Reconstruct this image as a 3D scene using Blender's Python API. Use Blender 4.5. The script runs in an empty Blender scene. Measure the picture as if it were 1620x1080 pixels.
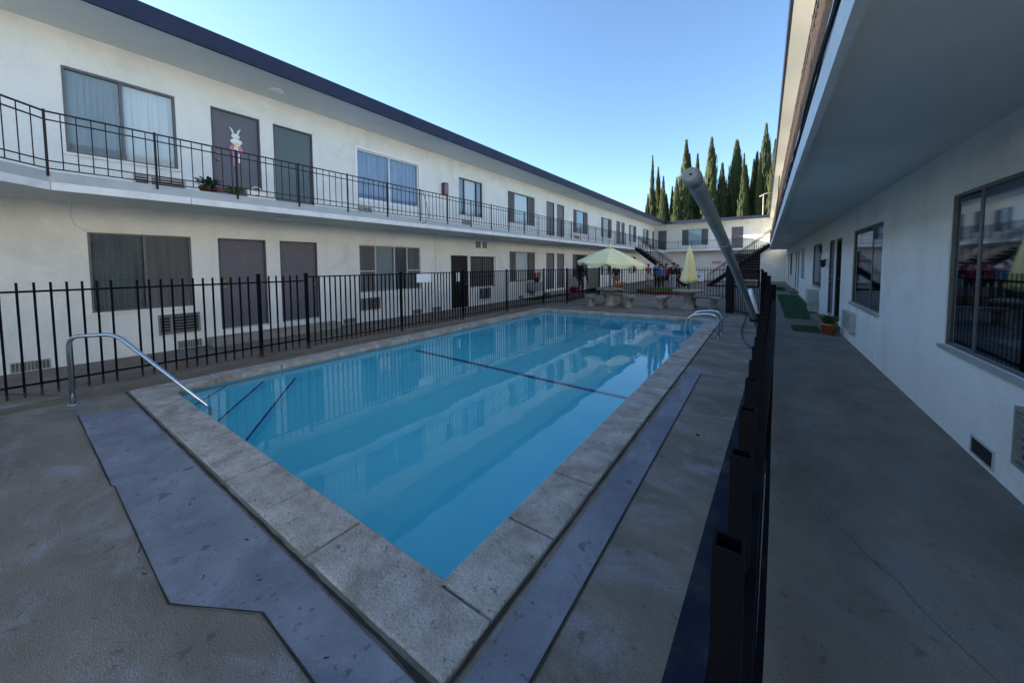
import bpy, math, random
from mathutils import Vector, Matrix
random.seed(7)
rad = math.radians
S = bpy.context.scene
COL = S.collection

# ------------------------------------------------------------------ camera
cd = bpy.data.cameras.new("camera"); cam = bpy.data.objects.new("camera", cd); COL.objects.link(cam)
M3 = Matrix(((.8187, -.0268, .5735), (.5741, .0493, -.8173), (-.0064, .9984, .0557)))
cam.matrix_world = Matrix.Translation((0, 0, 1.7)) @ M3.to_4x4()
cd.sensor_width = 36; cd.lens = 569.417/1620*36; cd.shift_y = -(540-450.13)/1620
cd.clip_start = .02; cd.clip_end = 2000
S.camera = cam

# ------------------------------------------------------------------ sky, sun, exposure
SUN_AZ, SUN_EL = -106, 15          # degrees from +Y towards +X, and above the horizon
w = bpy.data.worlds.new("World"); S.world = w; w.use_nodes = True
nt = w.node_tree; bg = nt.nodes['Background']; sk = nt.nodes.new('ShaderNodeTexSky')
sk.sky_type = 'NISHITA'; sk.sun_disc = False
sk.sun_elevation = rad(SUN_EL); sk.sun_rotation = rad(SUN_AZ)
sk.air_density = 1.0; sk.dust_density = .25; sk.ozone_density = 3.2
nt.links.new(sk.outputs[0], bg.inputs[0]); bg.inputs[1].default_value = .112
sd = bpy.data.lights.new("sun", 'SUN'); sd.energy = 5.0; sd.angle = rad(.5); sd.color = (1, .86, .68)
sun = bpy.data.objects.new("sun", sd); COL.objects.link(sun)
tos = Vector((math.sin(rad(SUN_AZ))*math.cos(rad(SUN_EL)), math.cos(rad(SUN_AZ))*math.cos(rad(SUN_EL)), math.sin(rad(SUN_EL))))
sun.rotation_euler = (-tos).to_track_quat('-Z', 'Y').to_euler(); sun.location = (-20, 10, 30)
S.view_settings.view_transform = 'Standard'; S.view_settings.look = 'None'
S.view_settings.exposure = 1.8; S.view_settings.gamma = 1
S.cycles.use_denoising = True
S.cycles.max_bounces = 10; S.cycles.transparent_max_bounces = 16

# ------------------------------------------------------------------ materials
def mat(name, col, rough=.7, col2=None, scale=3., detail=6, metal=0., bump=0., bscale=60., spec=None, stain=None, stain_scale=.6, stretch=None, coat=0, grit=0, gscale=140, pits=0, pscale=28, drips=0):
    m = bpy.data.materials.new(name); m.use_nodes = True
    n = m.node_tree; b = n.nodes['Principled BSDF']
    b.inputs['Roughness'].default_value = rough; b.inputs['Metallic'].default_value = metal
    if spec is not None: b.inputs['Specular IOR Level'].default_value = spec
    if coat: b.inputs['Coat Weight'].default_value = coat
    tc = n.nodes.new('ShaderNodeTexCoord'); src = tc.outputs['Object']
    if stretch:
        mp = n.nodes.new('ShaderNodeMapping'); mp.inputs['Scale'].default_value = stretch
        n.links.new(src, mp.inputs[0]); src = mp.outputs[0]
    out = None
    if col2 is not None:
        t = n.nodes.new('ShaderNodeTexNoise'); t.inputs['Scale'].default_value = scale; t.inputs['Detail'].default_value = detail
        t.inputs['Roughness'].default_value = .65
        n.links.new(src, t.inputs['Vector'])
        r = n.nodes.new('ShaderNodeValToRGB'); r.color_ramp.elements[0].position = .35; r.color_ramp.elements[1].position = .65
        r.color_ramp.elements[0].color = (*col, 1); r.color_ramp.elements[1].color = (*col2, 1)
        n.links.new(t.outputs['Fac'], r.inputs[0]); out = r.outputs[0]
    else:
        b.inputs['Base Color'].default_value = (*col, 1)
    if stain is not None:
        t2 = n.nodes.new('ShaderNodeTexNoise'); t2.inputs['Scale'].default_value = stain_scale; t2.inputs['Detail'].default_value = 8
        t2.inputs['Roughness'].default_value = .7; t2.inputs['Distortion'].default_value = .6
        n.links.new(src, t2.inputs['Vector'])
        r2 = n.nodes.new('ShaderNodeValToRGB'); r2.color_ramp.elements[0].position = .5; r2.color_ramp.elements[1].position = .72
        r2.color_ramp.elements[0].color = (0, 0, 0, 1); r2.color_ramp.elements[1].color = (stain[3], stain[3], stain[3], 1)
        n.links.new(t2.outputs['Fac'], r2.inputs[0])
        mx = n.nodes.new('ShaderNodeMixRGB'); n.links.new(r2.outputs[0], mx.inputs[0])
        if out is not None: n.links.new(out, mx.inputs[1])
        else: mx.inputs[1].default_value = (*col, 1)
        mx.inputs[2].default_value = (*stain[:3], 1); out = mx.outputs[0]
    def layer(out, vec, sc, det, p0, p1, dark):
        t_ = n.nodes.new('ShaderNodeTexNoise'); t_.inputs['Scale'].default_value = sc; t_.inputs['Detail'].default_value = det; n.links.new(vec, t_.inputs['Vector'])
        r_ = n.nodes.new('ShaderNodeValToRGB'); r_.color_ramp.elements[0].position = p0; r_.color_ramp.elements[1].position = p1
        r_.color_ramp.elements[0].color = (dark, dark, dark, 1); r_.color_ramp.elements[1].color = (1, 1, 1, 1); n.links.new(t_.outputs['Fac'], r_.inputs[0])
        x_ = n.nodes.new('ShaderNodeMixRGB'); x_.blend_type = 'MULTIPLY'; x_.inputs[0].default_value = 1
        if out is not None: n.links.new(out, x_.inputs[1])
        else: x_.inputs[1].default_value = (*col, 1)
        n.links.new(r_.outputs[0], x_.inputs[2]); return x_.outputs[0]
    if grit: out = layer(out, tc.outputs['Object'], gscale, 4, .38, .62, 1-grit)
    if pits: out = layer(out, tc.outputs['Object'], pscale, 3, .30, .36, 1-pits); out = layer(out, tc.outputs['Object'], pscale*3.1, 2, .28, .33, 1-pits)
    if drips:
        mp2 = n.nodes.new('ShaderNodeMapping'); mp2.inputs['Scale'].default_value = (1.7, 1.7, .3); n.links.new(tc.outputs['Object'], mp2.inputs[0])
        out = layer(out, mp2.outputs[0], 1.0, 6, .30, .46, 1-drips)
    if out is not None: n.links.new(out, b.inputs['Base Color'])
    if bump:
        t3 = n.nodes.new('ShaderNodeTexNoise'); t3.inputs['Scale'].default_value = bscale; t3.inputs['Detail'].default_value = 4
        n.links.new(tc.outputs['Object'], t3.inputs['Vector'])
        bp = n.nodes.new('ShaderNodeBump'); bp.inputs['Strength'].default_value = bump; bp.inputs['Distance'].default_value = .02
        n.links.new(t3.outputs['Fac'], bp.inputs['Height']); n.links.new(bp.outputs[0], b.inputs['Normal'])
    return m

stucco = mat('white_stucco', (.80, .81, .78), .85, (.86, .86, .82), 1.3, bump=.7, bscale=48, stain=(.62, .63, .62, .6), stain_scale=.9, drips=.07, grit=.06, gscale=60)
soffit_m = mat('painted_soffit', (.68, .72, .71), .8, (.75, .77, .75), 1.5, bump=.12, bscale=40)
bounce_lit_soffit = mat('bounce_lit_soffit', (.74, .71, .62), .8, (.68, .67, .60), .8, bump=.1)  # warm sunlight bounced off the upper wall is put into this cream
fascia_white = mat('white_fascia', (.80, .82, .82), .55, (.72, .75, .76), 2.5, stain=(.45, .45, .42, .5), stain_scale=2.5)
slab_grey = mat('grey_slab_edge', (.46, .50, .52), .75, (.40, .44, .46), 3, stain=(.30, .33, .35, .5), stain_scale=2)
navy = mat('navy_roof_trim', (.018, .024, .055), .65, (.027, .034, .068), 2, spec=.2)
roofing = mat('roofing', (.12, .12, .13), .9, (.16, .16, .16), 4)
iron = mat('black_iron', (.004, .005, .008), .6, (.008, .008, .011), 9, bump=.05, spec=.2)
rail_iron = mat('dark_brown_iron', (.014, .012, .014), .6, (.022, .017, .018), 9, spec=.25)
rust_sunlit = mat('rusty_and_sunlit_iron', (.085, .066, .060), .75, (.05, .038, .035), 25)  # right rails: sunlight on dark iron put into the brown; post feet: real rust
def black_rusty():
    m = mat('black_iron_rusting', (.0035, .004, .007), .65, spec=.08)
    n = m.node_tree; b = n.nodes['Principled BSDF']; g = n.nodes.new('ShaderNodeNewGeometry'); sx = n.nodes.new('ShaderNodeSeparateXYZ')
    n.links.new(g.outputs['Position'], sx.inputs[0])
    t = n.nodes.new('ShaderNodeTexNoise'); t.inputs['Scale'].default_value = 14
    n.links.new(g.outputs['Position'], t.inputs['Vector'])
    ma = n.nodes.new('ShaderNodeMath'); ma.operation = 'MULTIPLY_ADD'; ma.inputs[1].default_value = -.28; n.links.new(t.outputs['Fac'], ma.inputs[0]); n.links.new(sx.outputs['Z'], ma.inputs[2])
    mr = n.nodes.new('ShaderNodeMapRange'); mr.inputs[1].default_value = -.12; mr.inputs[2].default_value = .06; mr.inputs[3].default_value = 1; mr.inputs[4].default_value = 0
    n.links.new(ma.outputs[0], mr.inputs[0])
    mx = n.nodes.new('ShaderNodeMixRGB'); n.links.new(mr.outputs[0], mx.inputs[0]); mx.inputs[1].default_value = (.0035, .004, .007, 1); mx.inputs[2].default_value = (.10, .042, .02, 1)
    n.links.new(mx.outputs[0], b.inputs['Base Color']); return m
fence_m = black_rusty()
alu = mat('bronze_frame', (.10, .10, .105), .45, (.14, .135, .13), 8, metal=.3)
alu_light = mat('pale_frame', (.42, .42, .42), .4, (.5, .5, .5), 8, metal=.3)
white_frame = mat('white_frame', (.82, .83, .85), .4)
screen_m = mat('insect_screen', (.075, .078, .082), .8, (.11, .115, .12), 1.5, stretch=(6, 6, .4))
blinds_w = mat('white_blinds', (.74, .82, .88), .7, (.84, .88, .90), 2, stretch=(8, 8, .5))
blinds_b = mat('blue_blinds', (.16, .24, .42), .7, (.50, .62, .80), 5, stretch=(14, 14, .2))
blinds_g = mat('grey_blinds', (.32, .38, .42), .7, (.40, .46, .50), 2, stretch=(8, 8, .5))
blinds_d = mat('dark_blinds', (.10, .12, .14), .8, (.17, .20, .22), 2, stretch=(8, 8, .5))
room_m = mat('room_interior', (.20, .21, .20), .9, (.30, .29, .27), 1)
door_g = mat('grey_door', (.105, .10, .125), .5, (.12, .115, .14), 2, stain=(.08, .08, .10, .5), stain_scale=2)
door_t = mat('teal_grey_door', (.075, .115, .125), .5, (.09, .13, .14), 2)
door_k = mat('dark_security_door', (.016, .016, .018), .5, (.03, .026, .024), 14)
brass = mat('brass', (.55, .36, .12), .3, metal=1)
steel = mat('stainless_tube', (.50, .53, .56), .16, (.60, .62, .64), 20, metal=1)
pipe_m = mat('grey_plastic_pipe', (.25, .28, .29), .42, (.36, .39, .39), 9, stain=(.17, .19, .19, .7), stain_scale=6, grit=.2, gscale=180)
white_pl = mat('white_plastic', (.80, .82, .85), .35)
conc = mat('walkway_concrete', (.155, .134, .108), .85, (.255, .222, .182), 1.3, detail=12, grit=.28, pits=.3, pscale=11, bump=.5, bscale=90, stain=(.25, .25, .275, .8), stain_scale=1.5, stretch=(1.3, .8, 1))
deck = mat('pool_deck_concrete', (.165, .145, .117), .85, (.28, .245, .20), 1.7, detail=12, grit=.3, pits=.35, pscale=12, bump=.6, bscale=110, stain=(.34, .35, .40, .95), stain_scale=2.1, stretch=(.6, 1, 1))
patch_m = mat('newer_bluish_concrete', (.145, .16, .20), .8, (.225, .245, .295), 1.8, grit=.15, pits=.45, pscale=9, bump=.3, bscale=120, stain=(.31, .33, .40, .7), stain_scale=1.9)
coping_m = mat('cast_coping', (.33, .305, .27), .8, (.57, .545, .515), 4.5, detail=14, grit=.22, gscale=90, pits=.5, pscale=24, bump=.9, bscale=60, stain=(.21, .165, .11, .8), stain_scale=2.4)
darkstrip_m = mat('dark_navy_strip', (.011, .016, .030), .85, (.022, .028, .044), 4, spec=.1, bump=.25, stain=(.13, .10, .10, .5), stain_scale=2)  # dark navy strip on the deck along the right fence
joint_m = mat('dirty_joint', (.012, .012, .011), .95, (.032, .034, .024), 9)
dirt_m = mat('brown_dirt_stain', (.14, .105, .07), .95, (.19, .155, .11), 3, bump=.4)
plaster = mat('blue_pool_plaster', (.10, .74, .92), .7, (.115, .78, .95), 1.2, stain=(.15, .80, .94, .5), stain_scale=1.5)
tile_m = mat('waterline_tile', (.16, .40, .52), .35, (.26, .46, .50), 16, stain=(.42, .40, .28, .8), stain_scale=6)
linetile = mat('navy_tile_line', (.02, .06, .22), .3)
grout_grey = mat('rough_cast_stone', (.25, .24, .21), .9, (.35, .33, .29), 5, bump=.6, bscale=60, stain=(.24, .24, .20, .7), stain_scale=4)
grass_m = mat('synthetic_grass', (.012, .055, .014), .95, (.02, .085, .02), 30)
brick_m = mat('red_brick', (.20, .06, .045), .9, (.28, .09, .06), 9, bump=.4)
soil_m = mat('brown_soil', (.11, .085, .06), .95, (.17, .13, .09), 4, bump=.5, bscale=20)
terracotta = mat('terracotta', (.42, .13, .055), .8, (.50, .17, .08), 7)
leaf_m = mat('green_leaf', (.035, .11, .02), .6, (.07, .17, .035), 8)
flower_m = mat('red_flower', (.42, .03, .04), .6, (.50, .06, .07), 8)
umb_m = mat('pale_yellow_canvas', (.84, .80, .44), .85, (.88, .85, .52), 2, bump=.1)
umb_y = mat('yellow_canvas', (.86, .70, .26), .85, (.88, .76, .38), 3, bump=.15)
pole_m = mat('dark_pole', (.05, .05, .05), .5)
wood_m = mat('weathered_tread', (.42, .37, .31), .85, (.34, .29, .24), 4, stain=(.2, .17, .14, .6), stain_scale=3)
brownpaint = mat('brown_painted_board', (.055, .03, .022), .7, (.075, .045, .03), 4)
cyp_m = mat('cypress_leaf', (.028, .046, .014), .9, (.06, .08, .025), 1.5, detail=8)
bark = mat('bark', (.09, .06, .04), .95, (.13, .09, .06), 8)
signw = mat('white_sign', (.78, .82, .86), .5)
signr = mat('red_sign_ink', (.55, .06, .07), .6)
signb = mat('blue_sign_ink', (.03, .05, .16), .6)
ac_m = mat('beige_ac_case', (.50, .49, .45), .6, (.42, .41, .38), 5)
black_m = mat('black_void', (.01, .01, .012), .8)
lampglass = mat('frosted_lamp', (.70, .72, .74), .35)
hose_m = mat('dark_hose', (.04, .02, .025), .5)

def glass_mat():
    m = bpy.data.materials.new('window_glass'); m.use_nodes = True; n = m.node_tree
    for x in list(n.nodes):
        if x.type == 'BSDF_PRINCIPLED': n.nodes.remove(x)
    o = n.nodes['Material Output']; t = n.nodes.new('ShaderNodeBsdfTransparent'); t.inputs[0].default_value = (.90, .94, .95, 1)
    g = n.nodes.new('ShaderNodeBsdfGlossy'); g.inputs['Roughness'].default_value = .01; g.inputs[0].default_value = (.95, .97, 1, 1)
    fr = n.nodes.new('ShaderNodeFresnel'); fr.inputs[0].default_value = 1.55
    mx = n.nodes.new('ShaderNodeMixShader'); n.links.new(fr.outputs[0], mx.inputs[0]); n.links.new(t.outputs[0], mx.inputs[1]); n.links.new(g.outputs[0], mx.inputs[2])
    n.links.new(mx.outputs[0], o.inputs[0]); return m
glass = glass_mat()
glass_d = glass_mat(); glass_d.name = 'dim_reflection_glass'; _g = [x for x in glass_d.node_tree.nodes if x.type == 'BSDF_GLOSSY'][0]; _g.inputs[0].default_value = (.34, .39, .46, 1); _g.inputs['Roughness'].default_value = .035  # gloss colour darkened to dim the reflections in the right wing's panes
def water_mat():
    m = bpy.data.materials.new('pool_water'); m.use_nodes = True; n = m.node_tree
    b = n.nodes['Principled BSDF']; b.inputs['Base Color'].default_value = (.95, .99, 1, 1)
    b.inputs['Roughness'].default_value = 0; b.inputs['IOR'].default_value = 1.33; b.inputs['Transmission Weight'].default_value = 1
    tc = n.nodes.new('ShaderNodeTexCoord'); t = n.nodes.new('ShaderNodeTexNoise'); t.inputs['Scale'].default_value = 1.6; t.inputs['Detail'].default_value = 2
    n.links.new(tc.outputs['Object'], t.inputs['Vector'])
    bp = n.nodes.new('ShaderNodeBump'); bp.inputs['Strength'].default_value = .06; bp.inputs['Distance'].default_value = .06
    n.links.new(t.outputs['Fac'], bp.inputs['Height']); n.links.new(bp.outputs[0], b.inputs['Normal'])
    return m
water_m = water_mat()

# ------------------------------------------------------------------ mesh helpers
class MB:
    def __init__(s): s.v = []; s.f = []; s.mi = []; s.mats = []; s.sm = []
    def m(s, mt):
        if mt not in s.mats: s.mats.append(mt)
        return s.mats.index(mt)
    def face(s, pts, mt, smooth=False):
        k = len(s.v); s.v += [tuple(p) for p in pts]; s.f.append(tuple(range(k, k+len(pts)))); s.mi.append(s.m(mt)); s.sm.append(smooth)
    def hexa(s, P, mt):       # P: 8 points, bottom 4 then top 4 (counter-clockwise)
        k = len(s.v); s.v += [tuple(p) for p in P]
        for q in ((3, 2, 1, 0), (4, 5, 6, 7), (0, 1, 5, 4), (1, 2, 6, 5), (2, 3, 7, 6), (3, 0, 4, 7)):
            s.f.append(tuple(k+i for i in q)); s.mi.append(s.m(mt)); s.sm.append(False)
    def box(s, x0, x1, y0, y1, z0, z1, mt, T=None):
        if x0 > x1: x0, x1 = x1, x0
        if y0 > y1: y0, y1 = y1, y0
        P = [(x0, y0, z0), (x1, y0, z0), (x1, y1, z0), (x0, y1, z0), (x0, y0, z1), (x1, y0, z1), (x1, y1, z1), (x0, y1, z1)]
        if T: P = [T(*p) for p in P]
        s.hexa(P, mt)
    def bar(s, a, b, wd, hg, mt, up=(0, 0, 1)):      # rectangular bar from a to b
        a = Vector(a); b = Vector(b); d = (b-a).normalized(); u = Vector(up)
        if abs(d.dot(u)) > .98: u = Vector((0, 1, 0))
        r = d.cross(u).normalized()*wd/2; u2 = r.cross(d).normalized()*hg/2
        P = [a-r-u2, a+r-u2, b+r-u2, b-r-u2, a-r+u2, a+r+u2, b+r+u2, b-r+u2]
        s.hexa(P, mt)
    def tube(s, pts, r, mt, n=10, cap=True):
        pts = [Vector(p) for p in pts]; N = len(pts)
        rr = r if isinstance(r, (list, tuple)) else [r]*N
        k0 = len(s.v); mi = s.m(mt); prev = None
        for i, p in enumerate(pts):
            d = (pts[min(i+1, N-1)]-pts[max(i-1, 0)]).normalized()
            if prev is None:
                u = Vector((0, 0, 1)) if abs(d.z) < .9 else Vector((1, 0, 0)); u = (u-d*u.dot(d)).normalized()
            else: u = (prev-d*prev.dot(d)).normalized()
            prev = u; v = d.cross(u)
            for j in range(n):
                a = 2*math.pi*j/n; s.v.append(tuple(p+(u*math.cos(a)+v*math.sin(a))*rr[i]))
        for i in range(N-1):
            for j in range(n):
                a = k0+i*n+j; b = k0+i*n+(j+1) % n
                s.f.append((a, b, b+n, a+n)); s.mi.append(mi); s.sm.append(True)
        if cap:
            s.f.append(tuple(k0+j for j in reversed(range(n)))); s.mi.append(mi); s.sm.append(False)
            s.f.append(tuple(k0+(N-1)*n+j for j in range(n))); s.mi.append(mi); s.sm.append(False)
    def lathe(s, prof, c, mt, n=24, squash=1, smooth=True):
        k0 = len(s.v); mi = s.m(mt)
        for r, z in prof:
            for j in range(n):
                a = 2*math.pi*j/n; s.v.append((c[0]+r*math.cos(a), c[1]+r*squash*math.sin(a), c[2]+z))
        for i in range(len(prof)-1):
            for j in range(n):
                a = k0+i*n+j; b = k0+i*n+(j+1) % n
                s.f.append((a, b, b+n, a+n)); s.mi.append(mi); s.sm.append(smooth)
        s.f.append(tuple(k0+j for j in reversed(range(n)))); s.mi.append(mi); s.sm.append(False)
        e = k0+(len(prof)-1)*n; s.f.append(tuple(e+j for j in range(n))); s.mi.append(mi); s.sm.append(False)
    def ball(s, c, r, mt, n=10):
        if not isinstance(r, (list, tuple)): r = (r, r, r)
        k0 = len(s.v); mi = s.m(mt); m_ = n//2
        for i in range(m_+1):
            t = math.pi*i/m_
            for j in range(n):
                a = 2*math.pi*j/n
                s.v.append((c[0]+r[0]*math.sin(t)*math.cos(a), c[1]+r[1]*math.sin(t)*math.sin(a), c[2]-r[2]*math.cos(t)))
        for i in range(m_):
            for j in range(n):
                a = k0+i*n+j; b = k0+i*n+(j+1) % n
                s.f.append((a, b, b+n, a+n)); s.mi.append(mi); s.sm.append(True)
    def poly(s, pts, z0, z1, mt):
        n = len(pts)
        s.face([(x, y, z1) for x, y in pts], mt); s.face([(x, y, z0) for x, y in reversed(pts)], mt)
        for i in range(n):
            a = pts[i]; b = pts[(i+1) % n]; s.face([(a[0], a[1], z0), (b[0], b[1], z0), (b[0], b[1], z1), (a[0], a[1], z1)], mt)
    def build(s, name, parent=None, bevel=0, loc=None):
        me = bpy.data.meshes.new(name)
        vs = s.v
        if loc is not None: vs = [(x-loc[0], y-loc[1], z-loc[2]) for x, y, z in s.v]
        me.from_pydata(vs, [], s.f); me.validate(); 
        for mt in s.mats: me.materials.append(mt)
        if len(me.polygons) == len(s.f):
            me.polygons.foreach_set('material_index', s.mi); me.polygons.foreach_set('use_smooth', s.sm)
        o = bpy.data.objects.new(name, me); COL.objects.link(o)
        if loc is not None: o.location = loc
        if parent is not None:
            o.parent = parent
            pl = WLOC.get(parent.name)
            if pl is not None and loc is None: o.location = (-pl[0], -pl[1], -pl[2])
        if bevel:
            b = o.modifiers.new('bevel', 'BEVEL'); b.width = bevel; b.segments = 2; b.limit_method = 'ANGLE'
        return o
WLOC = {}        # empties that stand away from the origin: their parts are built in world space and shifted back
def thing(name, label, cat, loc=(0, 0, 0), group=None):
    o = bpy.data.objects.new(name, None); COL.objects.link(o); o.location = loc; o.empty_display_size = .1
    WLOC[o.name] = loc
    o['label'] = label; o['category'] = cat
    if group: o['group'] = group
    return o
def tag(o, label, cat, group=None):
    o['label'] = label; o['category'] = cat
    if group: o['group'] = group
    return o
def struct(o, kind='structure', label=None):
    o['kind'] = kind
    if label: o['label'] = label
    return o
def sub(mb, name, parent):       # sub-part of a part whose own location is already shifted
    o = mb.build(name); o.parent = parent
    return o
def copy_tree(o, loc=None, rotz=None, label=None, group=None):
    c = o.copy(); COL.objects.link(c)
    for ch in o.children:
        d = copy_tree(ch); d.parent = c
    if loc is not None: c.location = loc
    if rotz is not None: c.rotation_euler = (0, 0, rotz)
    if label: c['label'] = label
    if group: c['group'] = group
    return c

# ------------------------------------------------------------------ ground and pool
PX0, PX1, PY0 = -6.75, -1.345, 1.27
PYL, PYR = 11.70, 12.12                    # far edge is a little askew
A = [(PX0, PY0), (PX1, PY0), (PX1, PYR), (PX0, PYL)]
B = 400
g = MB()
O = [(-B, -B), (B, -B), (B, B+200), (-B, B+200)]
I = [(-7.75, -6), (-.004, -6), (-.004, 14.6), (-7.75, 14.6)]
for i in range(4):
    a, b, c, d = O[i], O[(i+1) % 4], I[(i+1) % 4], I[i]
    g.face([(*a, 0), (*b, 0), (*c, 0), (*d, 0)], conc)
struct(g.build('ground'))
COP = .345
Q = [(PX0-COP+.1, PY0-COP+.1), (PX1+COP-.1, PY0-COP+.1), (PX1+COP-.1, PYR+COP-.1), (PX0-COP+.1, PYL+COP-.1)]
d = MB()
for i in range(4):
    a, b, c, e = I[i], I[(i+1) % 4], Q[(i+1) % 4], Q[i]
    d.face([(*a, 0), (*b, 0), (*c, 0), (*e, 0)], deck)
def strip(mb, a, b, wd, z, mt, n=1, jit=0):
    a = Vector((*a, z)); b = Vector((*b, z)); dr = (b-a).normalized(); nr = Vector((-dr.y, dr.x, 0))
    pts = []
    for i in range(n+1):
        p = a+(b-a)*i/n; off = nr*random.uniform(-jit, jit) if 0 < i < n else nr*0
        pts.append((p+off, wd*random.uniform(.6, 1.3) if jit else wd))
    for i in range(n):
        (p, w0), (q, w1) = pts[i], pts[i+1]
        mb.face([p-nr*w0/2, q-nr*w1/2, q+nr*w1/2, p+nr*w0/2], mt)
strip(d, (PX1+COP, 6.70), (.02, 6.72), .012, .004, joint_m, 10, .004)
strip(d, (PX1+COP, 11.1), (.05, 11.1), .012, .004, joint_m, 6, .003)
strip(d, (-7.5, .2), (-7.02, .93), .012, .004, joint_m, 5, .004)
strip(d, (PX1+COP, PYR+COP), (-.9, 14.3), .012, .004, joint_m, 4, .004)
strip(d, (-7.6, 12.4), (-.1, 12.9), .012, .004, joint_m, 12, .004)
# small drain and repair spots
for x, y, r in ((-.5, 3.9, .02),):
    d.poly([(x+r*math.cos(t*.7), y+r*math.sin(t*.7)) for t in range(9)], .0, .004, joint_m)
struct(d.build('pool_deck'))
dd = MB()
pts = [(-7.45, -3), (-7.12, -3)] + [(-7.12+random.uniform(-.04, .05), -2.6+.45*i) for i in range(33)] + [(-7.3, 12.4), (-7.5, 12.4)]
dd.poly(pts, .001, .004, dirt_m); struct(dd.build('dirt_stain'))
# walkway joints
wj = MB()
strip(wj, (.06, 6.74), (1.52, 6.66), .014, .004, joint_m, 8, .004)
for y in (12.9, 17.5, 22, 27, 33): strip(wj, (.1, y), (1.52, y), .012, .004, joint_m, 6, .003)
strip(wj, (-9.6, -.6), (-7.9, .2), .012, .004, joint_m, 6, .004)
strip(wj, (-7.5, .45), (-9.0, -.45), .012, .0045, joint_m, 6, .004)
for y in (-2, 3, 6.2, 9.4, 13, 17, 21.5, 26): strip(wj, (-9.8, y), (-7.9, y), .012, .004, joint_m, 6, .003)
strip(wj, (.9, .9), (1.5, 2.6), .008, .004, joint_m, 9, .02)
strip(wj, (.35, 3.2), (.95, 2.0), .003, .0045, joint_m, 9, .02)
struct(wj.build('path_joints'))
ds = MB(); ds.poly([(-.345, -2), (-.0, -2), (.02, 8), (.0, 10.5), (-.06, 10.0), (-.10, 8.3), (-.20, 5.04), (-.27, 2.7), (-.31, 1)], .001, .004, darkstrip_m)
struct(ds.build('dark_path_strip'))
# newer concrete patches
pm = MB()
near = [(-6.2, .89), (-6.39, .44), (-5.2, .43), (-4.10, .42), (-4.08, .435), (-3.2, .42), (-2.41, .41), (-1.97, .66), (-1.2, .65), (-.9, .66), (-.75, .5), (-.735, 1.15), (-.76, 6.12), (-.80, 6.19), (-.87, 6.2), (-.94, 6.1), (-.965, .89)]
pm.poly(near, .001, .006, patch_m)
struct(pm.build('concrete_patch'))
pj = MB()
edge = near[1:13]
for i in range(len(edge)-1):
    strip(pj, edge[i], edge[i+1], .010, .008, joint_m, 4, .001)
for x, y in ((-3.9, .6), (-3.3, .7), (-3.36, .72), (-2.2, .72), (-2.6, .8), (-1.5, .74), (-3.0, .395), (-2.75, .39), (-4.6, .72), (-2.45, .55)):
    strip(pj, (x, y), (x+random.uniform(-.06, .06), y+random.uniform(-.02, .03)), .008, .0085, joint_m, 3, .003)
struct(pj.build('patch_edge_joint'))

pool = thing('swimming_pool', 'rectangular blue plastered swimming pool with pale cast coping in the courtyard', 'swimming pool')
WZ = -.095
FZ1, FZ2 = -1.0, -2.1
def lerp2(a, b, t): return (a[0]+(b[0]-a[0])*t, a[1]+(b[1]-a[1])*t)
b_ = MB()
yb = 5.6
def fl(x, y): return (x, y, FZ1 if y < yb+.01 else FZ2)
for i in range(4):     # walls
    a = A[i]; c = A[(i+1) % 4]
    segs = [(a, c)]
    if i in (1, 3): m_ = (a[0], yb); segs = [(a, m_), (m_, c)]
    for p, q in segs:
        zp = FZ1 if p[1] < yb+.01 else FZ2; zq = FZ1 if q[1] < yb+.01 else FZ2
        b_.face([(*p, -.28), (*q, -.28), (*q, zq), (*p, zp)], plaster)
b_.face([(PX0, PY0, FZ1), (PX1, PY0, FZ1), (PX1, yb, FZ1), (PX0, yb, FZ1)], plaster)
b_.face([(PX0, yb, FZ1), (PX1, yb, FZ1), (PX1, PYR, FZ2), (PX0, PYL, FZ2)], plaster)
b_.build('basin', pool)
t_ = MB()
for i in range(4):
    a = A[i]; c = A[(i+1) % 4]; t_.face([(*a, -.04), (*c, -.04), (*c, -.28), (*a, -.28)], tile_m)
t_.build('tile_band', pool)
ln = MB(); ln.box(PX0+.01, PX1-.01, yb-.05, yb+.05, FZ1-.005, FZ1+.005, linetile); ln.build('depth_line', pool)
st = MB()
for k, (xx, yy, z) in enumerate(((-6.0, 1.95, -.26), (-5.25, 2.45, -.48), (-4.5, 2.95, -.72))):
    P = [(PX0+.003, PY0+.003), (xx, PY0+.003), (PX0+.003, yy)]
    zb = [-.48, -.72, FZ1+.003][k]
    st.face([(P[0][0], P[0][1], z), (P[1][0], P[1][1], z), (P[2][0], P[2][1], z)], plaster)
    st.face([(P[1][0], P[1][1], z), (P[1][0], P[1][1], zb), (P[2][0], P[2][1], zb), (P[2][0], P[2][1], z)], plaster)
    n_ = Vector((P[2][1]-P[1][1], P[1][0]-P[2][0])).normalized()*.05
    st.face([(P[1][0]-n_.x*0, P[1][1], z+.004), (P[2][0], P[2][1], z+.004), (P[2][0]-0, P[2][1]-.045, z+.004), (P[1][0]-.045, P[1][1], z+.004)], linetile)
st.build('corner_steps', pool)
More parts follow.
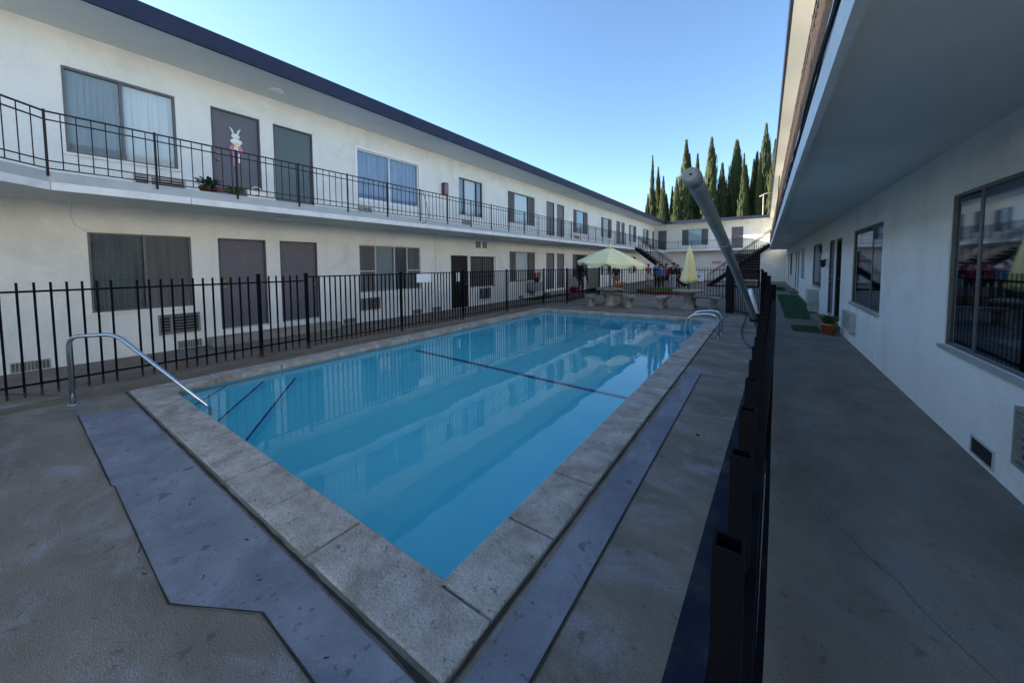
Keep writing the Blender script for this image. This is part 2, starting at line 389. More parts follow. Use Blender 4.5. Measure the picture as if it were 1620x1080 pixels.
# coping slabs
def coping(p, q, inward, joints, wd):
    p = Vector((*p, 0)); q = Vector((*q, 0)); L = (q-p).length; dr = (q-p)/L; out = Vector((inward[0], inward[1], 0))*-1
    for a, b in zip(joints[:-1], joints[1:]):
        c = MB(); j = .006
        e0 = random.uniform(-.004, .004); zt = .012+random.uniform(-.003, .003)
        a0 = p+dr*(a+j); b0 = p+dr*(b-j)
        P = []
        for z in (-.075, zt):
            i0 = a0-out*.03+dr*e0; i1 = b0-out*.03; o0 = a0+out*wd; o1 = b0+out*wd
            P += [(i0.x, i0.y, z), (i1.x, i1.y, z), (o1.x, o1.y, z), (o0.x, o0.y, z)]
        nrm = (Vector(P[1])-Vector(P[0])).cross(Vector(P[3])-Vector(P[0]))
        if nrm.z < 0: P = [P[3], P[2], P[1], P[0], P[7], P[6], P[5], P[4]]
        c.hexa(P, coping_m); c.build('coping_slab', pool, bevel=.012)
def js(L, first=.0, step=.64):
    o = [0]; x = first if first > 0 else step
    while x < L-.2: o.append(x); x += step
    o.append(L); return o
wc = COP-.02
coping((PX0-wc, PY0), (PX1, PY0), (0, 1), js(PX1-PX0+wc, 1.0, .655), wc)
coping((PX1, PY0-wc), (PX1, PY0), (-1, 0), [0, wc], wc)                 # corner slab
coping((PX1, PY0), (PX1, PYR), (-1, 0), js(PYR-PY0, .62, .645), wc)
coping((PX1+wc, PYR), (PX0-wc, PYL), (0, -1), js(PX1-PX0+2*wc, .9, .9), wc)
coping((PX0, PYL), (PX0, PY0), (1, 0), js(PYL-PY0, .9, .9), wc)
gj = MB()
strip(gj, (PX0-COP, PY0-COP-.012), (PX1+COP+.01, PY0-COP-.012), .02, .0075, joint_m, 60, .0025)
strip(gj, (PX1+COP-.002, PY0-COP-.7), (PX1+COP-.002, PYR+COP), .018, .0075, joint_m, 90, .0025)
gj.build('expansion_joint', pool)
for q in ((PX1-.06, PX1, PYR-.9, PYR-.5, -.26, -.1), (PX0-.01, PX0+.008, 4.3, 4.55, -.085, -.05), (PX0-.01, PX0+.008, 9.6, 9.9, -.085, -.05)): bd = MB(); bd.box(*q, black_m); bd.build('skimmer_mouth', pool)
wt = MB(); wt.face([(*A[0], WZ), (*A[1], WZ), (*A[2], WZ), (*A[3], WZ)], water_m)
struct(wt.build('water'))

# grab rail at the pool corner
def arc(pts, r=.1, n=6):      # round the corners of a polyline
    pts = [Vector(p) for p in pts]; out = [pts[0]]
    for i in range(1, len(pts)-1):
        a, b, c = pts[i-1], pts[i], pts[i+1]; u = (a-b).normalized(); v = (c-b).normalized()
        rr = min(r, (a-b).length*.49, (c-b).length*.49)
        p, q = b+u*rr, b+v*rr
        for k in range(n+1):
            t = k/n; out.append(p*(1-t)**2+b*2*t*(1-t)+q*t*t)
    out.append(pts[-1]); return out
hr = thing('grab_rail', 'curved stainless grab rail rising from the deck beside the pool corner steps', 'handrail', (-6.98, .45, 0))
h = MB(); h.tube(arc([(-6.98, .45, 0), (-6.98, .45, .85), (-6.6, .80, .865), (-5.84, 1.49, -.13), (-5.84, 1.49, -.9)], .13, 8), .024, steel, 14); h.build('rail_tube', hr)
h = MB(); h.lathe([(.055, 0), (.055, .008), (.03, .016)], (-6.98, .45, .0), steel, 20); h.build('floor_flange', hr)
# ladder
ld = thing('pool_ladder', 'two-hoop stainless pool ladder at the far right pool edge', 'pool ladder', (-.80, 9.5, 0))
for y in (9.15, 9.85):
    h = MB(); h.tube(arc([(-.80, y, .0), (-.80, y, .50), (-1.0, y, .57), (-1.42, y, .50), (-1.50, y, .1), (-1.41, y, -.1), (-1.41, y, -1.2)], .16, 7), .021, steel, 12)
    h.build('hoop_rail', ld)
    h = MB(); h.lathe([(.045, 0), (.045, .008)], (-.80, y, 0), steel, 16); h.build('floor_flange', ld)
for z in (-.35, -.65, -.95):
    h = MB(); h.box(-1.50, -1.40, 9.17, 9.83, z-.015, z+.015, white_pl); h.build('tread', ld)

# ------------------------------------------------------------------ buildings
def TL(u, d, z): return (-9.83+d, u, z)
def TR(u, d, z): return (1.53-d, u, z)
def TBk(u, d, z): return (u, 40.8-d, z)
def facade(mb, T, u0, u1, z0, z1, ops, depth=.11):
    us = sorted({u0, u1, *[o[0] for o in ops], *[o[1] for o in ops]}); zs = sorted({z0, z1, *[o[2] for o in ops], *[o[3] for o in ops]})
    us = [u for u in us if u0 <= u <= u1]; zs = [z for z in zs if z0 <= z <= z1]
    for i in range(len(us)-1):
        for j in range(len(zs)-1):
            cu = (us[i]+us[i+1])/2; cz = (zs[j]+zs[j+1])/2
            if any(o[0] < cu < o[1] and o[2] < cz < o[3] for o in ops): continue
            mb.face([T(us[i], 0, zs[j]), T(us[i+1], 0, zs[j]), T(us[i+1], 0, zs[j+1]), T(us[i], 0, zs[j+1])], stucco)
    for a, b, c, e in ops:
        for P in ([(a, c), (b, c)], [(b, c), (b, e)], [(b, e), (a, e)], [(a, e), (a, c)]):
            (ua, za), (ub, zb) = P
            mb.face([T(ua, 0, za), T(ub, 0, zb), T(ub, -depth, zb), T(ua, -depth, za)], stucco)
def room(mb, T, a, b, c, e, depth=.11, dd=1.1):
    g_ = .25
    P = lambda u, d_, z: T(u, d_, z)
    A_ = (a-g_, b+g_, c-g_, e+g_)
    d0 = -depth; d1 = -depth-dd
    mb.face([P(A_[0], d1, A_[2]), P(A_[1], d1, A_[2]), P(A_[1], d1, A_[3]), P(A_[0], d1, A_[3])], room_m)
    for (ua, za), (ub, zb) in (((A_[0], A_[2]), (A_[1], A_[2])), ((A_[1], A_[2]), (A_[1], A_[3])), ((A_[1], A_[3]), (A_[0], A_[3])), ((A_[0], A_[3]), (A_[0], A_[2]))):
        mb.face([P(ua, d0, za), P(ub, d0, zb), P(ub, d1, zb), P(ua, d1, za)], room_m)
    # back side of the wall round the opening
    for u0, u1, z0, z1 in ((A_[0], a, A_[2], A_[3]), (b, A_[1], A_[2], A_[3]), (a, b, A_[2], c), (a, b, e, A_[3])):
        mb.face([P(u0, d0, z0), P(u1, d0, z0), P(u1, d0, z1), P(u0, d0, z1)], room_m)
def blinds(T, a, b, c, e, d_, mt, step=.085, gap=0):
    m = MB(); u = a; k = 0
    while u < b-.03:
        u2 = min(u+step, b)
        j = random.uniform(-.012, .012)
        m.face([T(u, d_+j-.018, c+.02), T(u2, d_+j+.018, c+.02), T(u2, d_+j+.018, e-.02), T(u, d_+j-.018, e-.02)], mt)
        u = u2-.012
    return m
def window(bld, T, a, b, c, e, style='2', frame=alu, cur=None, split=None, curL=None, curR=None, sill=True):
    fw = .035; d0, d1 = -.10, -.03
    if T is TR: fw = .028; d0, d1 = -.06, -.012
    f = MB()
    f.box(a+.002, a+fw, d0, d1, c+.002, e-.002, frame, T); f.box(b-fw, b-.002, d0, d1, c+.002, e-.002, frame, T)
    f.box(a+fw, b-fw, d0, d1, c+.002, c+fw, frame, T); f.box(a+fw, b-fw, d0, d1, e-fw, e-.002, frame, T)
    if style == '2': divs = [split if split else (a+b)/2]
    else:
        ww = (b-a)*.24; divs = [a+ww, b-ww]
        if style == '3m': divs = [a+ww, (a+b)/2+.1, b-ww]
    for u in divs: f.box(u-.02, u+.02, d0+.003, d1-.003, c+fw, e-fw, frame, T)
    if frame is white_frame:
        for q in ((a-.07, a, c-.07, e+.07), (b, b+.07, c-.07, e+.07), (a, b, c-.07, c), (a, b, e, e+.07)):
            f.box(q[0], q[1], .0, .025, q[2], q[3], white_frame, T)
    W = f.build('window', bld)
    tl = .010 if T is TR else 0
    edges = [a+fw]+divs+[b-fw]
    for k in range(len(edges)-1):
        p = MB(); dg = (-.06 if T is not TR else -.032)-.012*(k % 2)
        p.face([T(edges[k], dg, c+fw), T(edges[k+1], dg+tl, c+fw), T(edges[k+1], dg+tl, e-fw), T(edges[k], dg, e-fw)], glass_d if T is TR else glass)
        sub(p, 'pane', W)
        cm = cur
        if style == '3m' and k == 1: cm = blinds_g  # grey blinds added to stand in for this pane's pale greenish reflection
        if style == '3m' and k == 2: cm = blinds_d
        if k == 0 and curL: cm = curL
        if k == len(edges)-2 and curR: cm = curR
        if cm is screen_m:
            p = MB(); p.box(edges[k]+.01, edges[k+1]-.01, -.042, -.036, c+fw, e-fw, screen_m, T); sub(p, 'screen', W)
        elif cm: sub(blinds(T, edges[k]-.02, edges[k+1]+.02, c, e, -.125, cm), 'blinds', W)
    if style == '3m':
        p = MB()
        for (u0, u1) in ((edges[0], edges[1]), (edges[-2], edges[-1])):
            zm = c+(e-c)*.45; p.box(u0, u1, -.045, -.025, zm-.018, zm+.018, frame, T)
        sub(p, 'mid_rail', W)
    if sill and frame is not white_frame:
        p = MB(); p.box(a-.04, b+.04, 0, .035, c-.045, c-.003, alu_light if T is TR else stucco, T); sub(p, 'sill', W)
    return W
dframe = mat('door_frame', (.065, .062, .075), .5)
def door(bld, T, a, b, c, e, mt=door_g, knob='r', screen=False, arch=True):
    f = MB(); fw = .035
    f.box(a+.002, a+fw, -.10, -.015, c+.002, e-.002, dframe, T); f.box(b-fw, b-.002, -.10, -.015, c+.002, e-.002, dframe, T); f.box(a+fw, b-fw, -.10, -.015, e-fw, e-.002, dframe, T)
    f.box(a+fw, b-fw, -.095, -.055, c+.02, e-fw, mt, T)
    D = f.build('door', bld)
    if screen:
        p = MB()
        n_ = int((b-a-.07)/.075)
        for k in range(n_+1):
            u = a+fw+.03+k*(b-a-.13)/n_; p.box(u-.006, u+.006, -.045, -.033, c+.05, e-.06, iron, T)
        for z in (c+.06, (c+e)/2, e-.07): p.box(a+fw, b-fw, -.05, -.03, z-.02, z+.02, iron, T)
        sub(p, 'security_grille', D)
    if c > -.5:
        ku = (a+.10) if knob == 'l' else (b-.10)
        p = MB(); q = T(ku, -.03, c+.93); p.ball(q, .032, brass, 10); q = T(ku, -.045, c+1.08); p.ball(q, .026, brass, 10)
        sub(p, 'door_knob', D)
        p = MB(); p.box(a+fw, b-fw, -.09, .012, c+.0, c+.02, alu_light if mt is not door_k else iron, T); sub(p, 'threshold', D)
        p = MB(); q = T((a+b)/2, -.052, c+1.5); p.ball(q, .018, brass, 8); sub(p, 'door_viewer', D)
    return D
ac_d = mat('grey_ac_case', (.20, .20, .20), .6, (.26, .26, .25), 5)
def ac(bld, T, a, b, c, e, out=.05, mt=ac_m):
    f = MB(); t = .025
    f.box(a, a+t, 0, out, c, e, mt, T); f.box(b-t, b, 0, out, c, e, mt, T); f.box(a+t, b-t, 0, out, c, c+t, mt, T); f.box(a+t, b-t, 0, out, e-t, e, mt, T)
    f.box(a+t, b-t, .002, .008, c+t, e-t, black_m, T)
    u1 = a+(b-a)*.27
    f.box(u1, u1+.04, .008, out-.006, c+t, e-t, mt, T)
    o = f.build('air_conditioner', bld)
    p = MB(); n_ = 6
    for k in range(n_):
        z = c+t+(e-c-2*t)*(k+.5)/n_
        p.box(a+t, u1, .012, out-.012, z-.008, z+.008, mt, T); 
    sub(p, 'louvre', o); p = MB()
    for k in range(n_): z = c+t+(e-c-2*t)*(k+.5)/n_; p.box(u1+.04, b-t, .012, out-.012, z-.008, z+.008, mt, T)
    sub(p, 'louvre', o); return o
vent_m = mat('vent_mesh', (.10, .09, .075), .9, (.17, .155, .13), 14)
def vent(bld, T, a, b, c, e, vent_m=vent_m):
    hole = vent_m is black_m
    f = MB(); f.box(a, b, .0, .006, c, e, vent_m, T)
    f.box(a-.015, a, 0, .012, c-.015, e+.015, slab_grey, T); f.box(b, b+.015, 0, .012, c-.015, e+.015, slab_grey, T)
    f.box(a, b, 0, .012, c-.015, c, slab_grey, T); f.box(a, b, 0, .012, e, e+.015, slab_grey, T)
    n_ = max(3, int((b-a)/.035))
    for k in range(1, 0 if hole else n_): u = a+(b-a)*k/n_; f.box(u-.003, u+.003, .006, .010, c, e, slab_grey, T)
    f.build('foundation_vent', bld)
def disc_light(bld, x, y, z):
    f = MB(); f.lathe([(.13, 0), (.15, -.015), (.14, -.04), (.09, -.065), (.02, -.075)], (x, y, z-.001), lampglass, 24)
    f.build('ceiling_light', bld)

# --- left wing
LB = thing('apartment_building', 'long two-storey white stucco wing left of the pool with navy roof edge', 'apartment building')
WH = (3.67, 5.12); DH = (3.10, 5.14); WL = (.88, 2.32); DL = (.30, 2.32)
up_w = [(.77, 2.21), (6.16, 8.46), (10.45, 11.88), (13.72, 16.1), (20.69, 22.95), (25.35, 27.6), (31.9, 34.16), (36.4, 38.5)]
up_d = [(-2.6, -1.7), (2.78, 3.70), (3.98, 4.91), (17.32, 18.23), (18.53, 19.45), (28.62, 29.54), (29.85, 30.72), (39.9, 40.7)]
lo_w = [(.93, 2.34), (6.15, 8.47), (13.82, 16.12), (20.62, 22.97), (25.35, 27.6), (31.9, 34.1)]
lo_d = [(2.79, 3.72), (4.02, 4.93), (17.3, 18.23), (18.53, 19.45), (28.62, 29.54)]
ops = [(a, b, *WH) for a, b in up_w]+[(a, b, *DH) for a, b in up_d]+[(a, b, *WL) for a, b in lo_w]+[(a, b, *DL) for a, b in lo_d]
ops += [(9.95, 10.91, .02, 2.07), (11.07, 12.62, .82, 2.03)]
wl = MB(); facade(wl, TL, -6, 40.8, -.3, 5.75, ops); 
wl.face([(-9.83, -6, -.3), (-9.83, -6, 5.75), (-20, -6, 5.75), (-20, -6, -.3)], stucco)
wl.face([(-20, -6, -.3), (-20, -6, 5.75), (-20, 50, 5.75), (-20, 50, -.3)], stucco)
wl.face([(-20, 50, -.3), (-20, 50, 5.75), (-9.83, 50, 5.75), (-9.83, 50, -.3)], stucco)
for x in ((9.12,), (7.99+1.1,)): pass
for o in ops: 
    if o[2:] in (WH, WL) or o[0] == 11.07: room(wl, TL, *o)
wl.build('wall', LB)
cr = MB()
for (u, z0, z1) in ((9.17, .0, 2.8),): cr.box(u-.006, u+.006, 0, .008, z0, z1, slab_grey, TL)
cr.build('wall_joint_line', LB); cr = MB()
cr.tube([TL(.78, .004, 2.8), TL(.76, .004, 2.6), TL(.80, .004, 2.42), TL(.93, .004, 2.34)], .004, slab_grey, 5)
cr.build('wall_crack_line', LB)
# balcony slab and fascia
by0 = .48; sx = -8.53
sl = MB()
sl.poly([(-9.83, -6), (-8.07, -6), (-8.07, 0.0), (sx, by0), (sx, 39.6), (-9.83, 39.6)], 2.82, 3.09, slab_grey)
sl.mats.append(soffit_m); sl.mi[1] = 1
sl.build('balcony_slab', LB)
fa = MB()
segs = [(-8.04, -6), (-8.04, .012), (-8.5, .492), (-8.5, 39.57)]
jn = [.492, 2.06, 6.5, 10.9, 15.3, 19.7, 24.1, 28.5, 32.9, 37.3, 39.57]
fa.bar((-8.055, -6, 2.88), (-8.055, 0.0, 2.88), .03, .115, fascia_white)
fa.bar((-8.055, 0.0, 2.88), (-8.515, by0, 2.88), .03, .115, fascia_white)
for a, b in zip(jn[:-1], jn[1:]): fa.box(-8.53, -8.5, a+.006, b-.006, 2.823, 2.938, fascia_white)
fa.build('balcony_fascia', LB)
# railing with posts
def railing(bld, line, z0, posts=1.17, bal=.148, mt=rail_iron, name='railing'):
    f = MB(); post_m = []
    for p, q in zip(line[:-1], line[1:]):
        p = Vector((*p, 0)); q = Vector((*q, 0)); L = (q-p).length; dr = (q-p)/L
        for z, hh in ((.86, .022), (.745, .016), (.16, .014), (.05, .014)):
            f.bar(p+Vector((0, 0, z0+z)), q+Vector((0, 0, z0+z)), .022, hh, mt)
        n_ = max(1, round(L/bal))
        for k in range(1, n_):
            c = p+dr*L*k/n_; f.box(c.x-.006, c.x+.006, c.y-.006, c.y+.006, z0+.05, z0+.86, mt)
        m_ = max(1, round(L/posts))
        for k in range(m_+(1 if q is line[-1] else 0)):
            c = p+dr*L*k/m_; post_m.append((c.x, c.y))
    o = f.build(name, bld)
    for x, y in post_m:
        pm_ = MB(); pm_.box(x-.014, x+.014, y-.014, y+.014, z0-.06, z0+.885, mt); sub(pm_, 'post', o)
    return o
railing(LB, [(-8.07, -3.0), (-8.07, 0.0), (-8.52, by0), (-8.52, 29.15)], 3.08)
railing(LB, [(-8.52, 30.2), (-8.52, 39.55)], 3.08)
rf = MB()
rf.box(-20.3, -8.52, -6.3, 50, 5.715, 5.98, soffit_m); rf.build('roof', LB)
R_ = [o for o in LB.children if o.name.startswith('roof')][0]
fm = MB(); fm.box(-8.52, -8.47, -6.3, 39.42, 5.70, 6.03, navy); fm.box(-20.3, -8.52, -6.3, 50, 5.985, 6.02, roofing); sub(fm, 'roof_fascia', R_)
sf = MB()
for x, y in ((-11.0, 22.0), (-10.6, 22.3)): sf.tube([(x, y, 6.0), (x, y, 6.35)], .04, slab_grey, 8)
sub(sf, 'roof_vent_pipe', R_)
for x, y, z in ((-9.25, 3.84, 5.715), (-9.3, 18.5, 5.715), (-9.3, 31, 5.715), (-9.25, 3.87, 2.82), (-9.25, 10.8, 2.82), (-9.3, 18.5, 2.82)): disc_light(LB, x, y, z)
# windows and doors
window(LB, TL, .77, 2.21, *WH, '2', alu, blinds_g, 1.46, curR=blinds_w)
window(LB, TL, 6.16, 8.46, *WH, '2', white_frame, blinds_b, 7.29)
window(LB, TL, 10.45, 11.88, *WH, '3', alu, blinds_w, curL=blinds_g, curR=blinds_b)
window(LB, TL, 13.72, 16.1, *WH, '3', alu, blinds_w, curL=screen_m, curR=screen_m)
window(LB, TL, 20.69, 22.95, *WH, '3', alu, blinds_b, curL=screen_m, curR=screen_m)
for a, b in up_w[5:]: window(LB, TL, a, b, *WH, '3', alu, blinds_w, curL=screen_m, curR=screen_m)
window(LB, TL, .93, 2.34, *WL, '2', alu, blinds_d, 1.65, curR=screen_m)  # left pane's dark blinds are added in place of its grey reflection
window(LB, TL, 6.15, 8.47, *WL, '3m', alu_light, None, curL=screen_m, curR=screen_m)
window(LB, TL, 11.07, 12.62, .82, 2.03, '2', iron, screen_m)
window(LB, TL, 13.82, 16.12, *WL, '3', alu, blinds_w, curL=screen_m, curR=screen_m)
window(LB, TL, 20.62, 22.97, *WL, '3', alu, None, curL=screen_m, curR=screen_m)
for a, b in lo_w[4:]: window(LB, TL, a, b, *WL, '3', alu, blinds_w, curL=screen_m, curR=screen_m)
gr = MB()      # window bars of the window beside the black door
for k in range(14): u = 11.03+k*1.63/13; gr.box(u-.005, u+.005, .04, .05, .78, 2.05, iron, TL)
for z in (.80, 1.2, 2.03): gr.box(11.03, 12.66, .038, .052, z-.012, z+.012, iron, TL)
for z in (.80, 2.03):
    for u in (11.04, 12.65): gr.box(u-.01, u+.01, 0, .04, z-.01, z+.01, iron, TL)
gr.build('window_bars', LB)
door(LB, TL, -2.6, -1.7, *DH)
door(LB, TL, 2.78, 3.70, *DH, door_g, 'l'); door(LB, TL, 3.98, 4.91, *DH, door_t, 'r')
for i, (a, b) in enumerate(up_d[3:]): door(LB, TL, a, b, *DH, door_g, 'lr'[i % 2])
for i, (a, b) in enumerate(lo_d): door(LB, TL, a, b, *DL, door_g, 'lr'[i % 2])
door(LB, TL, 9.95, 10.91, .02, 2.07, door_k, 'r', True)
for a, b, c, e in ((1.77, 2.41, .34, .74), (6.15, 6.79, .35, .72), (1.55, 2.3, 3.16, 3.47), (6.15, 6.6, 3.16, 3.45), (20.8, 21.5, 3.16, 3.5), (11.6, 12.3, .25, .7), (15.3, 16.0, .3, .75), (10.6, 11.1, 3.2, 3.5)): ac(LB, TL, a, b, c, e, mt=ac_d if c < 1 else ac_m)
for a, b in ((.04, .42), (2.05, 2.42), (5.6, 5.95), (8.1, 8.45), (9.0, 9.4), (14.6, 14.95), (-1.6, -1.2)): vent(LB, TL, a, b, .02, .16)
for a, b in ((11.42, 11.71), (11.84, 12.13)): vent(LB, TL, a, b, 2.41, 2.66)
for a, b in ((2.5, 5.3), (17.0, 19.7), (28.3, 30)): stp = MB(); stp.box(a, b, 0, .42, 0, .17, grout_grey, TL); stp.build('door_step', LB, bevel=.01)
nt_ = MB(); nt_.box(10.26, 10.48, -.028, -.024, 1.05, 1.42, signw, TL); nt_.build('paper_notice', LB)

# --- right wing
RB = thing('apartment_building', 'white stucco wing on the right with walkway roof overhead and red-brown railing', 'apartment building')
WR = (.86, 2.36); DR = (.22, 2.32)
rw = [(3.2, 5.56), (8.12, 10.46), (15.58, 18.2), (21.4, 23.8), (31.2, 33.4)]
rd = [(11.85, 12.75), (12.95, 13.95), (25.1, 26.0), (26.9, 27.9), (35, 35.9)]
ru = [(3.2, 5.56, *WH), (8.12, 10.46, *WH), (15.58, 18.2, *WH), (21.4, 23.8, *WH), (31.2, 33.4, *WH), (11.85, 12.75, *DH), (12.95, 13.95, *DH), (25.1, 26.0, *DH), (26.9, 27.9, *DH)]
ops = [(a, b, *WR) for a, b in rw]+[(a, b, *DR) for a, b in rd]+ru
wr = MB(); facade(wr, TR, -6, 40.8, -.3, 5.75, ops)
wr.face([(1.53, -6, -.3), (1.53, -6, 5.75), (12, -6, 5.75), (12, -6, -.3)], stucco)
wr.face([(12, -6, -.3), (12, -6, 5.75), (12, 50, 5.75), (12, 50, -.3)], stucco)
wr.face([(12, 50, -.3), (12, 50, 5.75), (1.53, 50, 5.75), (1.53, 50, -.3)], stucco)
for o in ops:
    if o[2:] in (WH, WR): room(wr, TR, *o)
wr.build('wall', RB)
window(RB, TR, 3.2, 5.56, *WR, '2', alu, blinds_d, 4.98, curR=blinds_g)
window(RB, TR, 8.12, 10.46, *WR, '2', alu, None, 8.85)
window(RB, TR, 15.58, 18.2, *WR, '2', alu, None, 16.4)
window(RB, TR, 21.4, 23.8, *WR, '2', white_frame, blinds_g)
window(RB, TR, 31.2, 33.4, *WR, '3', alu, blinds_w, curL=screen_m, curR=screen_m)
for i, (a, b) in enumerate(rd): door(RB, TR, a, b, *DR, door_k if i == 0 else door_g, 'lr'[i % 2], i == 0)
for o in ru:
    if o[2] == WH[0]: window(RB, TR, *o, '3', alu, blinds_w, curL=screen_m, curR=screen_m)
    else: door(RB, TR, *o, door_g)
ac(RB, TR, 3.40, 4.10, .26, .68, mt=ac_d); ac(RB, TR, 9.85, 10.75, .28, .66, .09); 
for a, b in ((4.46, 4.82),): vent(RB, TR, a, b, .05, .18, black_m)
for a, b in ((7.1, 7.4), (8.35, 8.7)):
    v_ = MB(); v_.box(a, b, 0, .01, .06, .22, stucco, TR); v_.build('painted_vent_cover', RB, bevel=.004)
sl = MB()
sl.box(.30, 1.53, -6, 39.6, 2.85, 3.12, slab_grey); sl.mats.append(soffit_m); sl.mi[0] = 1
sl.build('balcony_slab', RB)
fa = MB(); fa.box(.255, .298, -6, 39.6, 2.70, 2.90, fascia_white); fa.box(.262, .298, -6, 39.6, 2.955, 3.09, fascia_white); fa.box(.275, .298, -6, 39.6, 2.90, 2.955, slab_grey)
fa.build('balcony_fascia', RB)
cb = MB()
for k in range(2):
    P = []; y = -1.
    while y < 26: P.append((.25-.006*k+random.uniform(-.006, .006), y, 2.925+.03*k+random.uniform(-.012, .012))); y += .35
    cb.tube(P, .009, iron, 6)
cb.tube([(.24, 11.5, 3.9), (.245, 11.9, 3.5), (.24, 12.6, 3.3), (.245, 13.2, 3.1), (.25, 13.5, 2.9)], .012, iron, 6)
cb.build('cable', RB)
railing(RB, [(.31, -6), (.31, 30.0)], 3.10, mt=rust_sunlit)
railing(RB, [(.31, 31.15), (.31, 39.5)], 3.10, mt=rust_sunlit)
rf = MB(); rf.box(.26, 12.3, -6.3, 50, 5.715, 5.98, bounce_lit_soffit); RR = rf.build('roof', RB)
fm = MB(); fm.box(.215, .26, -6.3, 39.42, 5.70, 6.03, navy); fm.box(.26, 12.3, -6.3, 50, 5.985, 6.02, roofing); sub(fm, 'roof_fascia', RR)
for x, y in ((.95, 13.4), (.92, 25.4), (.8, 36)): disc_light(RB, x, y, 2.85)
# projecting cooler under the window, wall lantern, step
cl = MB(); cl.box(15.9, 16.7, .0, .30, .30, .76, ac_m, TR); C_ = cl.build('window_cooler', RB, bevel=.012)
cl = MB(); 
for k in range(8): z = .36+k*.045; cl.box(15.88, 15.9, .03, .27, z, z+.02, slab_grey, TR)
sub(cl, 'louvre', C_)
for u in (16.0, 16.6): cl = MB(); cl.box(u-.02, u+.02, .02, .26, .02, .30, ac_m, TR); sub(cl, 'leg', C_)

wlm = MB(); wlm.box(14.12, 14.16, 0, .10, 1.78, 1.80, iron, TR); wlm.box(14.08, 14.20, .05, .17, 1.60, 1.78, black_m, TR); wlm.box(14.10, 14.18, .07, .15, 1.56, 1.60, iron, TR); wlm.build('wall_lantern', RB, bevel=.006)
for a, b in ((11.6, 14.2), (24.8, 28.2)): stp = MB(); stp.box(a, b, 0, .36, 0, .15, conc, TR); stp.build('door_step', RB, bevel=.01)

# --- back wing
BB = thing('apartment_building', 'two-storey white wing closing the far end of the courtyard', 'apartment building')
ops = [(-9.45, -8.60, 3.10, 5.18), (-7.10, -4.70, 3.55, 5.16), (-2.70, -1.76, 3.12, 5.16)]
wb = MB(); facade(wb, TBk, -9.83, 1.53, -.3, 5.75, ops)
wb.box(-9.8, 1.5, 46, 46.2, -.3, 5.7, stucco); room(wb, TBk, *ops[1]); wb.build('wall', BB)
door(BB, TBk, *ops[0]); door(BB, TBk, *ops[2]); window(BB, TBk, *ops[1], '3', alu, blinds_w, curL=screen_m, curR=screen_m)
sl = MB(); sl.box(-8.5, .26, 39.62, 40.8, 2.92, 3.09, slab_grey); sl.mats.append(stucco); sl.mi = [1]*len(sl.mi); sl.build('balcony_slab', BB)
railing(BB, [(-8.5, 39.66), (.25, 39.66)], 3.08, mt=rail_iron)
rf = MB(); rf.box(-8.46, .21, 39.47, 46.5, 5.715, 5.98, soffit_m); RR = rf.build('roof', BB)
fm = MB(); fm.box(-8.47, .215, 39.42, 39.47, 5.70, 5.98, navy); sub(fm, 'roof_fascia', RR)

# ------------------------------------------------------------------ stairs
def stair(x_top, x_bot, y0, y1, z_top, label, mt_st, mt_rail):
    S_ = thing('staircase', label, 'staircase', (x_bot, (y0+y1)/2, 0))
    n = 16; dx = (x_bot-x_top)/n; dz = z_top/n
    for k in range(1, n):
        t = MB(); x = x_top+dx*k; z = z_top-dz*k
        t.box(x, x+dx*1.05, y0+.04, y1-.04, z-.05, z, wood_m); t.build('tread', S_)
    for y in (y0, y1):
        s_ = MB(); s_.bar((x_top, y, z_top-.16), (x_bot, y, .03), .05, .26, mt_st); s_.build('stringer', S_)
        r_ = MB()
        for hz in (.86, .74): r_.bar((x_top, y, z_top+hz), (x_bot, y, hz+.12), .03, .025, mt_rail)
        r_.bar((x_top, y, z_top+.12), (x_bot, y, .22), .02, .02, mt_rail)
        m_ = 28
        for k in range(m_+1):
            x = x_top+(x_bot-x_top)*k/m_; zz = z_top*(1-k/m_)+.12*k/m_
            wd = .018 if k % 7 == 0 else .007
            r_.box(x-wd, x+wd, y-wd, y+wd, zz-.05, zz+.88, mt_rail)
        r_.build('stair_railing', S_)
    return S_
s1 = stair(-8.48, -4.75, 29.2, 30.15, 3.08, 'open dark staircase descending from the left balcony behind the umbrella', iron, rail_iron)
s2 = stair(.26, -3.35, 30.05, 31.1, 3.10, 'open staircase with brown railing rising to the right balcony over a dark enclosure', iron, rust_sunlit)
bx = MB(); bx.box(-1.85, -.27, 30.12, 31.0, .55, 1.0, brownpaint); bx.box(-1.8, -1.72, 30.12, 30.2, 0, .55, iron); bx.box(-.35, -.27, 30.12, 30.2, 0, 2.3, iron); bx.box(-1.85, -1.77, 30.12, 30.2, 1.0, 2.3, iron)
for k in range(7): z = 1.05+k*.19; bx.box(-1.77+.0, -.35, 30.13, 30.17, z, z+.10, brownpaint)
bx.box(-1.9, -.27, 30.10, 31.0, 2.3, 2.36, brownpaint); bx.box(-1.83, -.3, 30.3, 30.34, 1.0, 2.3, iron)
bx.build('storage_enclosure', s2)
lf = MB(); lf.box(-3.5, -.3, 30.0, 30.08, .0, .1, iron); lf.build('base_beam', s2)

